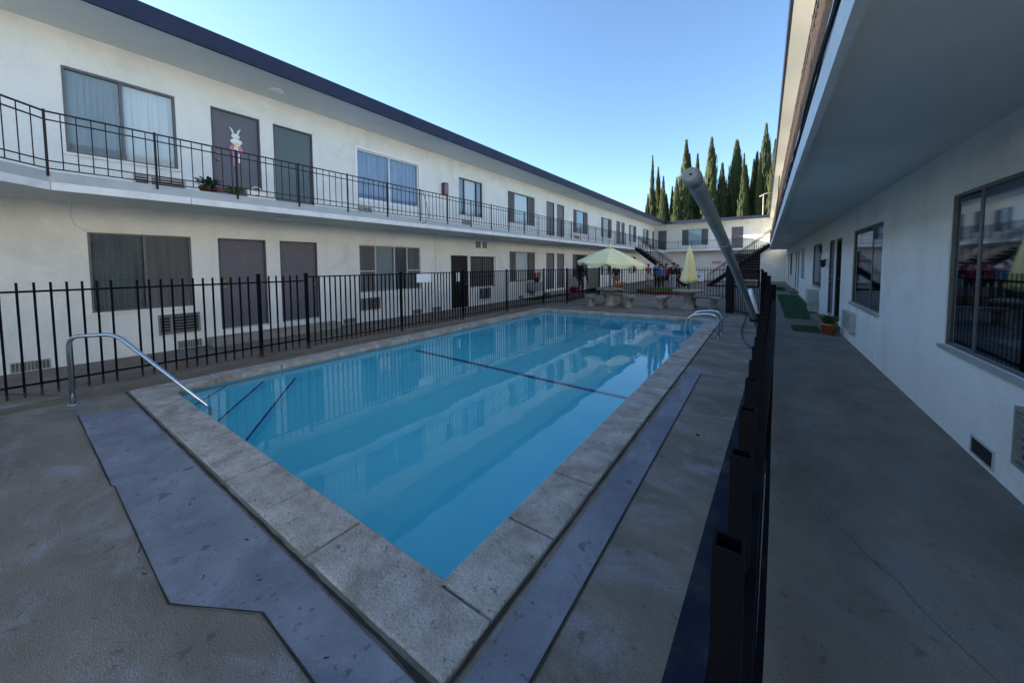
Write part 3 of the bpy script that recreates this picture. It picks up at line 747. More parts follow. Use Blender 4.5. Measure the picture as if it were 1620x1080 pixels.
# ------------------------------------------------------------------ fences
def fence(label, line, posts, style, z_top=1.48, spacing=.118, base=(0, 0)):
    F = thing('pool_fence', label, 'fence', (line[0][0], line[0][1], 0), 'black iron fences round the pool')
    for i, (p, q) in enumerate(zip(line[:-1], line[1:])):
        p = Vector((*p, 0)); q = Vector((*q, 0)); L = (q-p).length; dr = (q-p)/L
        m = MB()
        zr = z_top-.115 if style == 'spear' else z_top-.015
        m.bar(p+Vector((0, 0, zr)), q+Vector((0, 0, zr)), .026, .026, fence_m); m.bar(p+Vector((0, 0, .20 if style == 'spear' else .13)), q+Vector((0, 0, .20 if style == 'spear' else .13)), .026, .026, fence_m)
        n = max(2, round(L/spacing))
        for k in range(1, n):
            c = p+dr*L*k/n; j = random.uniform(-.003, .003)
            m.box(c.x-.0115+j, c.x+.0115+j, c.y-.0115, c.y+.0115, .045, z_top if style == 'spear' else zr-.01, fence_m)
        m.build('picket_panel', F)
    for x, y in posts:
        m = MB(); m.box(x-.026, x+.026, y-.026, y+.026, -.02, z_top+.035, fence_m); m.box(x-.03, x+.03, y-.03, y+.03, z_top+.035, z_top+.045, fence_m); m.box(x-.05, x+.05, y-.05, y+.05, .0, .012, rust_sunlit)
        m.build('post', F)
    return F
FX = -7.67
fence('spear-topped black fence panel left of the grab rail, running toward the camera', [(FX, -3.2), (FX, -.95), (FX, 1.05), (FX, 2.72)], [(FX, -3.2)], 'spear', 1.51, .13)
gate = fence('narrow spear-topped gate in the left fence between two close thick posts', [(FX, 2.80), (FX, 3.55)], [(FX, 2.755), (FX, 3.60)], 'spear', 1.51, .12)
gate.name = 'pool_gate'; gate['category'] = 'gate'; del gate['group']
hg = MB(); hg.box(FX-.02, FX+.03, 3.50, 3.57, 1.0, 1.12, iron); hg.build('latch', gate)
fence('flat-topped black fence along the left side of the pool', [(FX, 3.63), (FX, 5.94), (FX, 8.27), (FX, 10.6), (-7.5, 13.0), (-6.95, 14.0)], [(FX, 5.94), (FX, 8.27), (FX, 10.6), (-7.5, 13.0), (-6.95, 14.0)], 'flat', 1.49, .116)
fence('short fence run behind the open umbrella between left fence and back fence', [(-6.98, 14.05), (-7.2, 16.5), (-7.4, 18.9)], [(-7.4, 18.9)], 'flat', 1.49, .12)
fence('spear-topped black fence behind the picnic tables, in front of the planter', [(-7.35, 18.9), (-6.16, 18.9), (-3.6, 18.85), (-1.3, 18.8)], [(-6.16, 18.9), (-1.28, 18.8)], 'spear', 1.50, .12)
fence('fence run beside the stairs, right of the closed umbrella', [(-1.25, 18.75), (-1.1, 16.5), (-.93, 14.35)], [], 'flat', 1.5, .12)
fence('short corner fence run joining the thick black post to the right fence', [(-.88, 14.25), (-.06, 12.7)], [], 'flat', 1.5, .12)
pst = MB(); pst.box(-1.06, -.82, 14.2, 14.40, 0, 1.60, iron); pst.box(-1.07, -.81, 14.19, 14.41, 1.60, 1.63, iron)
tag(pst.build('fence_post', loc=(-.92, 14.26, 0)), 'thick square black post at the right end of the picnic area', 'post')
# right fence, hollow square pickets seen from above
RF = thing('pool_fence', 'black fence with hollow open-topped pickets running away right beside the camera', 'fence', (-.01, 0, 0), 'black iron fences round the pool')
def pw(T, y):
    if y <= T[0][0]: return T[0][1]
    for (a, p), (b, q) in zip(T[:-1], T[1:]):
        if y <= b: return p+(q-p)*(y-a)/(b-a)
    return T[-1][1]
FT = [(.26, -.014), (.8, -.010), (1.5, -.001), (2.5, .018), (3.5, .036), (5.5, .04), (8, .012), (11, -.05), (12.7, -.07)]
ET = [(.2, -.001), (.45, .002), (.8, .010), (1.7, .04), (2.5, .06), (3.5, .08), (5.2, .082), (8, .055), (11, -.015), (12.7, -.04)]
def fx(y): return pw(FT, y)
y = .258-.131*14; zt = 1.522
while y < 12.6:
    x = fx(y); m = MB(); o = .0086; t = .0018; a = x-o; b = x+o; c = y-o; e = y+o; z0 = .05
    ztt = zt+random.uniform(-.002, .002)
    if y < 4:
        for X0, X1, Y0, Y1 in ((a, a+t, c, e), (b-t, b, c, e), (a+t, b-t, c, c+t), (a+t, b-t, e-t, e)): m.box(X0, X1, Y0, Y1, z0, ztt, fence_m)
    else: m.box(a, b, c, e, z0, ztt, fence_m)
    m.build('picket', RF); y += .131
for z in (1.40, .20):
    m = MB(); ys = [-2, .2, .45, .8, 1.7, 2.5, 3.5, 5.2, 8, 11, 12.7]
    for p, q in zip(ys[:-1], ys[1:]): m.bar((pw(ET, p)-.013, p, z), (pw(ET, q)-.013, q, z), .026, .032, fence_m)
    m.build('rail', RF)
for y in (3.5, 5.9, 8.3, 10.7, 12.65):
    m = MB(); x = pw(ET, y)-.022; m.box(x-.02, x+.02, y-.02, y+.02, 0, 1.53, fence_m); m.build('post', RF)

# ------------------------------------------------------------------ leaning pole, ring, hose
lp = thing('leaning_pipe', 'long grey plastic pipe leaning over the right fence with its capped end near the camera', 'pipe', (-.07, 6.95, .72))
def bez(a, b, c, n=24): return [Vector(a)*(1-t)**2+Vector(b)*2*t*(1-t)+Vector(c)*t*t for t in [k/n for k in range(n+1)]]
PA = Vector((-.287, 1.86, 2.10)); PC = Vector((-.075, 6.95, .70)); PB = Vector((-.30, 3.7, 1.93))
pts = bez(PA, PB, PC, 26)
m = MB(); m.tube(pts, .038, pipe_m, 22); m.build('pipe_tube', lp)
dirn = (pts[0]-pts[1]).normalized()
m = MB(); m.tube([pts[0]-dirn*.07, pts[0]-dirn*.005, pts[0]+dirn*.02, pts[0]+dirn*.032], [.041, .042, .037, .025], pipe_m, 22); m.build('end_cap', lp)
m = MB(); m.tube([pts[0]+dirn*.0325, pts[0]+dirn*.034], [.006, .006], black_m, 10); m.build('cap_hole', lp)
for k in (9, 18):
    d_ = (pts[k+1]-pts[k]).normalized(); m = MB(); m.tube([pts[k]-d_*.05, pts[k]+d_*.05], .0415, pipe_m, 22); m.build('coupling', lp)
m = MB(); k_ = pts[-3]; m.box(k_.x-.055, k_.x+.09, k_.y-.03, k_.y+.03, k_.z-.06, k_.z+.06, iron); m.build('fence_bracket', lp)
rb = MB(); c0 = Vector((-.115, 7.2, 1.02)); P = []
for k in range(33):
    a = 2*math.pi*k/32; P.append(c0+Vector((-.05*math.sin(a)-.02, .22*math.cos(a), .22*math.sin(a))))
rb.tube(P, .035, white_pl, 12, cap=False)
tag(rb.build('life_ring', loc=tuple(c0)), 'white ring hung edge-on against the black fence beside the foot of the leaning pipe', 'life ring')
hs = MB(); hs.tube(arc([(-.30, 13.4, .75), (-.42, 13.0, .05), (-.46, 11.6, .02), (-.42, 10, .02), (-.30, 9.0, .02), (-.12, 8.3, .02)], 1.0, 8), .013, hose_m, 8)
tag(hs.build('garden_hose', loc=(-.4, 10, 0)), 'thin dark hose lying on the deck between the ladder and the right fence', 'hose')
# sign on the left fence
sg = MB(); sg.box(FX+.02, FX+.026, 6.44, 6.96, 1.23, 1.46, signw); tag(sg.build('fence_sign', loc=(FX+.023, 6.7, 1.23)), 'blank-looking white rectangular sign wired to the top of the left fence', 'sign')
sg = MB(); sg.box(-2.66, -2.30, 18.77, 18.78, .86, 1.24, signw); tag_o = sg.build('accessible_parking_sign', loc=(-2.48, 18.775, .86)); tag(tag_o, 'small white sign with a dark mark on the back fence right of the closed umbrella', 'sign')
sg2 = MB(); sg2.box(-2.56, -2.52, 18.765, 18.769, 1.02, 1.16, signb); sg2.box(-2.52, -2.42, 18.765, 18.769, 1.10, 1.14, signb); sg2.box(-2.52, -2.46, 18.765, 18.769, 1.02, 1.06, signb); o = sg2.build('sign_mark'); o.parent = tag_o; o.location = (2.48, -18.775, -.86)
sg = MB(); sg.box(-4.35, -3.45, 40.70, 40.72, 1.68, 1.92, signw); so = sg.build('wall_sign', loc=(-3.9, 40.71, 1.68)); tag(so, 'small red and white sign low on the far white wall', 'sign')
sg2 = MB()
for k in range(2): sg2.box(-4.32, -3.48, 40.69, 40.695, 1.71+k*.11, 1.79+k*.11, signr)
o = sg2.build('sign_lettering_band'); o.parent = so; o.location = (3.9, -40.71, -1.68)
# fire extinguisher cabinet
fe = thing('fire_extinguisher_cabinet', 'small red-sided fire extinguisher cabinet on the upper left wall', 'fire extinguisher cabinet', (-9.83, 9.65, 4.2))
m = MB(); m.box(9.52, 9.74, .0, .15, 4.28, 4.72, mat('red_cabinet', (.14, .035, .025), .5), TL); m.build('case', fe, bevel=.008)
m = MB(); m.box(9.55, 9.71, .15, .156, 4.34, 4.66, mat('blue_grey_panel', (.10, .17, .26), .3), TL); m.build('front_panel', fe)

# ------------------------------------------------------------------ mats, pots, plants
def matobj(x0, x1, y0, y1, label):
    m = MB(); m.box(x0, x1, y0, y1, .0, .025, grass_m)
    random.seed(int(x0*100+y0*10))
    n_ = int(min(5000, (x1-x0)*(y1-y0)*900))
    for k in range(n_):
        x = random.uniform(x0, x1); y = random.uniform(y0, y1); s_ = .008
        a = random.uniform(0, 6.28); m.face([(x-s_*math.cos(a), y-s_*math.sin(a), .022), (x+s_*math.cos(a), y+s_*math.sin(a), .022), (x+random.uniform(-.015, .015), y+random.uniform(-.015, .015), .045)], grass_m)
    return tag(m.build('grass_mat', loc=((x0+x1)/2, (y0+y1)/2, 0)), label, 'grass mat', 'synthetic grass mats on the walkways')
matobj(.56, 1.42, 13.9, 23.6, 'long green synthetic grass mat on the right walkway in front of the doors')
matobj(.62, 1.16, 11.35, 12.3, 'small green doormat beside the terracotta pot on the right walkway')
matobj(.62, 1.1, 27.2, 31.0, 'farthest green grass mat on the right walkway')
matobj(-9.65, -8.85, 14.6, 18.4, 'green grass mat under the window left of the paired dark doors')
matobj(-9.6, -8.6, 20.2, 24.6, 'green grass mat behind the bending person by the left wall')
def plant(mb, c, r, h, n, mt, size=.05, seed=1):
    random.seed(seed)
    for k in range(n):
        a = random.uniform(0, 6.28); t = random.random(); rr = r*math.sqrt(random.random())*(.5+.5*t)
        p = Vector((c[0]+rr*math.cos(a), c[1]+rr*math.sin(a), c[2]+h*t))
        d = Vector((math.cos(a), math.sin(a), random.uniform(-.2, 1.2))).normalized()*size*random.uniform(.7, 1.4); s_ = Vector((-math.sin(a), math.cos(a), 0))*size*.3
        mb.face([p, p+d*.5+s_, p+d, p+d*.5-s_], mt)
pt = thing('potted_plant', 'leafy green plant in a terracotta pot beside the right doorstep', 'potted plant', (1.28, 11.22, 0))
m = MB(); m.lathe([(.10, 0), (.145, .22), (.165, .22), (.17, .27), (.15, .27), (.14, .24)], (1.28, 11.22, 0), terracotta, 24); m.build('pot', pt)
m = MB(); plant(m, (1.28, 11.22, .25), .17, .16, 260, leaf_m, .08, 3); m.build('foliage', pt)
hb = thing('potted_plant', 'trailing red and green plant arrangement on the balcony edge below the door', 'potted plant', (-8.68, 2.45, 3.09))
m = MB(); m.lathe([(.10, 0), (.14, .1)], (-8.68, 2.35, 3.09), brownpaint, 14); m.build('pot', hb)
m = MB(); plant(m, (-8.66, 2.36, 3.12), .16, .20, 240, mat('dark_leaf', (.015, .045, .015), .6, (.03, .07, .02), 9), .09, 5); plant(m, (-8.62, 2.75, 3.10), .16, .12, 160, leaf_m, .07, 6); plant(m, (-8.56, 2.52, 3.10), .10, .06, 40, flower_m, .06, 8); m.build('foliage', hb)
wb_ = MB(); wb_.box(-8.60, -8.535, 2.95, 3.32, 3.09, 3.24, signw); wb_.tube(arc([(-8.57, 3.04, 3.24), (-8.57, 3.06, 3.31), (-8.57, 3.18, 3.31), (-8.57, 3.20, 3.24)], .03, 4), .008, signw, 6); wb_.box(-8.535, -8.531, 3.08, 3.15, 3.12, 3.15, flower_m)
tag(wb_.build('gift_basket', loc=(-8.6, 3.1, 3.09)), 'small white handled basket on the balcony edge beside the plants', 'basket')
hp = thing('potted_plant', 'red flowering plant standing on the grey cooler under the left ground-floor window', 'potted plant', (-9.45, 15.75, 0))
m = MB(); m.lathe([(.12, .80), (.17, 1.0)], (-9.5, 15.75, 0), brownpaint, 14); m.build('pot', hp)
m = MB(); plant(m, (-9.5, 15.75, .98), .24, .26, 200, flower_m, .09, 11); m.build('foliage', hp)
m = MB(); m.box(-9.83, -9.3, 15.4, 16.15, .35, .80, slab_grey); 
tag(m.build('window_cooler', loc=(-9.5, 15.75, .35), bevel=.012), 'grey box cooler projecting from the left wall under the red flowers', 'cooler')

# bunny door decoration
bn = thing('door_decoration', 'pink and white paper rabbit decoration hanging on the upper grey door', 'door decoration', (-9.86, 3.2, 4.3))
pinkm = mat('pink_paper', (.62, .22, .32), .8); whitem = mat('white_paper', (.82, .83, .85), .8); yel = mat('pale_yellow_paper', (.75, .70, .45), .8)
m = MB(); m.ball(TL(3.22, -.03, 4.62), (.018, .085, .06), whitem, 12)
for s_ in (-1, 1): m.tube([TL(3.22+s_*.035, -.035, 4.64), TL(3.22+s_*.06, -.035, 4.74), TL(3.22+s_*.10, -.035, 4.80)], [.02, .024, .008], whitem, 8)
m.build('rabbit_head', bn)
m = MB(); m.ball(TL(3.23, -.03, 4.50), (.018, .12, .07), whitem, 12); m.ball(TL(3.24, -.025, 4.44), (.02, .07, .06), yel, 12)
for s_ in (-1, 1): m.ball(TL(3.22+s_*.07, -.032, 4.33), (.015, .06, .09), pinkm, 12)
m.ball(TL(3.22, -.030, 4.34), (.02, .05, .06), whitem, 10); m.build('rabbit_body', bn)
m = MB()
for s_ in (-1, 1): m.box(3.22+s_*.05-.012, 3.22+s_*.05+.012, -.035, -.028, 4.0+.04*s_, 4.28, whitem if s_ > 0 else pinkm, TL)
m.box(3.21, 3.23, -.035, -.03, 3.95, 4.26, whitem, TL)
m.build('paper_streamer', bn)

# planter with bricks, soil bed
pl = thing('brick_planter', 'low round red brick planter with grass beyond the back fence', 'planter', (-4.75, 22.3, 0))
m = MB(); n_ = 44; R0 = 1.55
for rr in range(2):
    for k in range(n_):
        a0 = 2*math.pi*(k+.5*rr)/n_+.008; a1 = 2*math.pi*(k+1+.5*rr)/n_-.008; z0 = rr*.11; z1 = z0+.10
        P = [(-4.75+r*math.cos(a), 22.3+r*math.sin(a), z) for z in (z0, z1) for r, a in ((R0, a0), (R0, a1), (R0-.2, a1), (R0-.2, a0))]
        m.hexa(P, brick_m)
m.build('brick_ring', pl)
m = MB(); m.lathe([(R0-.2, 0), (R0-.2, .17)], (-4.75, 22.3, 0), soil_m, 40, smooth=False)
random.seed(4)
for k in range(1500):
    a = random.uniform(0, 6.28); r = (R0-.22)*math.sqrt(random.random()); x = -4.75+r*math.cos(a); y = 22.3+r*math.sin(a)
    m.face([(x-.015, y, .16), (x+.015, y, .16), (x+random.uniform(-.04, .04), y+.02, .16+random.uniform(.05, .13))], leaf_m)
m.build('grass_tuft', pl)
sb = MB(); sb.poly([(-6.5, 36.6), (-.6, 36.6), (-.6, 40.6), (-6.5, 40.6)], .001, .02, soil_m); struct(sb.build('soil_bed'))

# ------------------------------------------------------------------ concrete tables and benches
def table(cx, cy, label):
    t = thing('picnic_table', label, 'table', (cx, cy, 0), 'round cast concrete tables')
    m = MB(); m.lathe([(.50, .655), (.53, .67), (.535, .72), (.51, .735)], (cx, cy, 0), grout_grey, 36); m.build('table_top', t)
    m = MB(); m.lathe([(.27, 0), (.27, .05), (.20, .10), (.14, .30), (.13, .45), (.20, .60), (.24, .655)], (cx, cy, 0), grout_grey, 20); m.build('pedestal', t)
    return t
def bench(cx, cy, ang, R, spread, label):
    mx_, my_ = cx+R*math.cos(ang), cy+R*math.sin(ang)
    t = thing('curved_bench', label, 'bench', (mx_, my_, 0), 'curved cast concrete benches')
    m = MB(); n = 12
    for k in range(n):
        a0 = ang-spread/2+spread*k/n; a1 = ang-spread/2+spread*(k+1)/n
        P = [(cx+r*math.cos(a), cy+r*math.sin(a), z) for z in (.375, .45) for r, a in ((R+.17, a0), (R+.17, a1), (R-.17, a1), (R-.17, a0))]
        m.hexa([P[3], P[2], P[1], P[0], P[7], P[6], P[5], P[4]] if False else P, grout_grey)
    m.build('seat', t)
    for s_ in (-1, 1):
        a = ang+s_*spread*.33; x = cx+R*math.cos(a); y = cy+R*math.sin(a)
        m = MB(); m.lathe([(.15, 0), (.15, .05), (.10, .12), (.085, .22), (.11, .32), (.14, .375)], (x, y, 0), grout_grey, 14); m.build('leg', t)
    return t
table(-5.1, 14.1, 'round concrete table under the open pale yellow umbrella')
table(-2.27, 14.5, 'round concrete table holding the closed yellow umbrella')
bench(-5.1, 14.1, rad(195), .80, rad(85), 'concrete bench left of the table under the open umbrella')
bench(-5.1, 14.1, rad(5), .85, rad(60), 'concrete bench right of the table under the open umbrella')
bench(-5.1, 14.1, rad(95), .9, rad(70), 'concrete bench mostly hidden behind the open umbrella table')
bench(-2.27, 14.5, rad(178), .95, rad(55), 'concrete bench left of the closed umbrella table')
bench(-2.27, 14.5, rad(62), .95, rad(80), 'concrete bench behind the closed umbrella table')

# open umbrella
UX, UY = -5.08, 14.1
um = thing('patio_umbrella', 'open pale yellow patio umbrella with scalloped edge over the left concrete table', 'umbrella', (UX, UY, 0))
m = MB(); m.tube([(UX, UY, .2), (UX, UY, 2.32)], .02, pole_m, 12); m.build('pole', um)
m = MB(); N = 8; RR_ = 1.33; za, zr_ = 2.36, 1.74; rings = 8; seg = 8
def um_pt(i, j):          # ring i 0..rings, angular index j 0..N*seg
    a = 2*math.pi*j/(N*seg)+.25; t = i/rings; k = (j % seg)/seg; sag = 1-.075*math.sin(math.pi*k)
    r = RR_*t*sag; z = za-(za-zr_)*(t**1.12)-.05*math.sin(math.pi*k)*t
    return Vector((UX+r*math.cos(a), UY+r*math.sin(a), z-.09*t*math.cos(a-.2)))
for th in (0, -.004):
    for i in range(rings):
        for j in range(N*seg):
            q = [um_pt(i, j), um_pt(i, j+1), um_pt(i+1, j+1), um_pt(i+1, j)]
            if th: q.reverse()
            m.face([(p.x, p.y, p.z+th) for p in q], umb_m)
for j in range(N*seg):
    a, b = um_pt(rings, j), um_pt(rings, j+1)
    da = .04+.10*math.sin(math.pi*((j % seg)/seg)); db = .04+.10*math.sin(math.pi*(((j % seg)+1)/seg))
    m.face([a, b, (b.x, b.y, b.z-db), (a.x, a.y, a.z-da)], umb_m)
CN = m.build('canopy', um)
m = MB()
for j in range(N): 
    a = um_pt(0, 0)-Vector((0, 0, .03)); b = um_pt(rings, j*seg)-Vector((0, 0, .02)); m.tube([a, b], .007, pole_m, 6)
    c = (a+b)/2; m.tube([(UX, UY, 1.75), c], .006, pole_m, 6)
m.build('rib_frame', um)
m = MB(); m.lathe([(.16, 2.35), (.15, 2.40), (.05, 2.44), (.015, 2.50)], (UX-.0, UY, 0), umb_m, 16); m.build('top_vent', um)
# closed umbrella
VX, VY = -2.25, 14.45
uc = thing('patio_umbrella', 'closed yellow patio umbrella standing folded through the right concrete table', 'umbrella', (VX, VY, 0))
m = MB(); m.tube([(VX, VY, .2), (VX, VY, 2.2)], .02, pole_m, 12); m.build('pole', uc)
m = MB(); n_ = 64; prof = [(.03, 2.26), (.07, 2.22), (.075, 2.12), (.10, 2.05), (.14, 1.75), (.20, 1.4), (.26, 1.12), (.265, 1.04), (.20, 1.0), (.06, .97)]
k0 = 0
for pi_, (r, z) in enumerate(prof):
    for j in range(n_):
        a = 2*math.pi*j/n_; f_ = 1+(.16*math.cos(8*a)+.05*math.cos(16*a+1))*min(1, max(0, (2.15-z)*3)); m.v.append((VX+r*f_*math.cos(a), VY+r*f_*math.sin(a), z+(.03*math.cos(8*a) if z < 1.1 else 0)))
mi0 = m.m(umb_y); mi1 = m.m(umb_m)
for i in range(len(prof)-1):
    for j in range(n_):
        a = i*n_+j; b = i*n_+(j+1) % n_; m.f.append((a+n_, b+n_, b, a)); m.mi.append(mi1 if (j//8) % 2 else mi0); m.sm.append(True)
m.build('canopy', uc)
m = MB(); m.lathe([(.02, 2.25), (.035, 2.28), (.02, 2.33)], (VX, VY, 0), umb_m, 12); m.build('finial', uc)

# ------------------------------------------------------------------ cypresses
def cypress_mesh(seed):
    random.seed(seed); m = MB(); H = 1.0
    def rad_(t): return .5*(min(1, (t/.10))**.6)*max(0, 1-t**(2.1+.5*(seed % 3)))**(1.15+.2*(seed % 2))*(1+.09*math.sin(t*19+seed)+.05*math.sin(t*43+seed*2)) if t < 1 else 0
    m.lathe([(rad_(t)*.72+.001, t) for t in [.03+i*.93/14 for i in range(15)]], (0, 0, 0), cyp_m, 10)
    N = 3400
    for k in range(N):
        t = .03+.96*random.random()**.95; a = random.uniform(0, 6.283)
        r = rad_(t)*(random.uniform(.66, 1.12) if k % 9 else random.uniform(1.1, 1.42))*(1+.15*math.sin(3*a+t*23)+.08*math.sin(5*a-t*41))
        p = Vector((r*math.cos(a), r*math.sin(a), t))
        L = random.uniform(.016, .045); w_ = random.uniform(.04, .11)
        out = Vector((math.cos(a), math.sin(a), 0)); tn = Vector((-math.sin(a), math.cos(a), 0))*w_*random.uniform(.5, 1)+out*random.uniform(-.04, .04)
        tip = p+Vector((out.x*.05, out.y*.05, L))
        m.face([p-tn*.5-Vector((0, 0, L*.4)), p+tn*.5-Vector((0, 0, L*.4)), tip+tn*.12, tip-tn*.12], cyp_m)
    return m
protos = []
for sd_ in range(4):
    m = cypress_mesh(sd_+1); o = m.build('crown'); protos.append(o.data); bpy.data.objects.remove(o)
tm = MB(); tm.tube([(0, 0, -.02), (0, 0, .2), (0, 0, .55)], [.06, .045, .02], bark, 8); to = tm.build('trunk'); trunk_me = to.data; bpy.data.objects.remove(to)
def px_ray(u, v):
    c = Vector(((u-810)/569.417, -(v-450.13)/569.417, -1)); return M3 @ c
cy = [(1021.5, 327, 6, 'stubby low cypress at the far left end of the row'), (1025, 309, 7, 'short cypress second from the left end'), (1032.6, 250, 11, 'tall thin cypress that is the tallest of the left clump'),
 (1041.5, 268, 11, 'pointed cypress just right of the tallest left clump tree'), (1049.6, 282, 13, 'medium cypress near the right of the left clump'), (1054, 309, 12, 'low dark cypress beside the gap in the row'),
 (1063.7, 298, 12, 'low cypress just right of the gap in the row'), (1070.8, 284, 12, 'narrow cypress left of the yellow-green tall one'), (1086, 226.6, 23, 'broad tall yellow-green cypress left of the pipe end'),
 (1090.5, 247, 15, 'dark cypress tucked right of the broad yellow-green one'), (1103.7, 247, 17, 'cypress rising directly behind the pipe end cap'), (1126.4, 222, 20, 'tall needle-topped cypress right of the pipe end'),
 (1143, 262, 20, 'rounded brownish-topped cypress, lowest of the middle group'), (1166, 226, 23, 'thick twin-tipped tall cypress right of the middle'), (1177.5, 247, 13, 'thin dark cypress behind the thick twin-tipped one'),
 (1180.5, 265, 15, 'shorter olive cypress with a blunt top'), (1192.6, 256, 14, 'cypress with a blunt top left of the right clump'), (1198, 244, 14, 'narrow cypress in the right clump left of the tallest'),
 (1203, 246, 12, 'slim cypress touching the left side of the tallest'), (1212.6, 201, 19, 'tallest cypress of the whole row near the right roof'), (1217.5, 228, 14, 'dark cypress just right of the tallest one'), (1227, 225, 14, 'cypress half hidden by the right roof edge')]
for i, (u, v, wpx, lab) in enumerate(cy):
    Y = 52+(i*37 % 7)*.7
    d_ = px_ray(u, v); t = Y/d_.y; x = d_.x*t; z = 1.7+d_.z*t; dep = t
    T_ = thing('cypress_tree', lab, 'tree', (x, Y, 0), 'cypress trees beyond the far wing')
    wm = wpx*dep/569*1.38
    cr_ = bpy.data.objects.new('crown', protos[i % 4]); COL.objects.link(cr_); cr_.parent = T_; cr_.scale = (wm, wm, z-.2); cr_.location = (0, 0, .2); cr_.rotation_euler = (0, 0, i*1.3)
    tr_ = bpy.data.objects.new('trunk', trunk_me); COL.objects.link(tr_); tr_.parent = T_; tr_.scale = (wm, wm, z*.5)
d_ = px_ray(1208, 307); t = 47/d_.y; x = d_.x*t; z = 1.7+d_.z*t
m = MB(); m.tube([(x, 47, 0), (x, 47, z)], .06, wood_m, 8); m.tube([(x-.35, 47, z-.25), (x+.1, 47, z), (x+.75, 47, z+.08)], .06, wood_m, 8)
tag(m.build('roof_pole', loc=(x, 47, 0)), 'pale pole with a short side arm in front of the tallest cypress', 'pole')

# ------------------------------------------------------------------ people
def skin_obj(name, nodes, edges, mt, sub_=1, parent=None, root=0):
    me = bpy.data.meshes.new(name); me.from_pydata([n[0] for n in nodes], edges, [])
    o = bpy.data.objects.new(name, me); COL.objects.link(o)
    sk_ = o.modifiers.new('Skin', 'SKIN'); 
    if not me.skin_vertices: me.skin_vertices.new() if hasattr(me.skin_vertices, 'new') else None
    lay = me.skin_vertices[0].data
    for i, n in enumerate(nodes):
        r = n[1]; lay[i].radius = r if isinstance(r, tuple) else (r, r); lay[i].use_root = (i == root)
    sk_.use_smooth_shade = True
    ss = o.modifiers.new('Sub', 'SUBSURF'); ss.levels = sub_; ss.render_levels = sub_
    bpy.context.view_layer.update()
    dg = bpy.context.evaluated_depsgraph_get(); ev = o.evaluated_get(dg); nm = bpy.data.meshes.new_from_object(ev)
    nm.name = name; o.modifiers.clear(); o.data = nm; nm.materials.clear(); nm.materials.append(mt)
    for p in nm.polygons: p.use_smooth = True; p.material_index = 0
    if parent: o.parent = parent
    return o
skin_m = mat('skin', (.40, .22, .15), .6); skin_l = mat('light_skin', (.50, .31, .23), .6); hair_m = mat('dark_hair', (.012, .010, .010), .6); shoe_m = mat('shoe', (.03, .03, .03), .6)
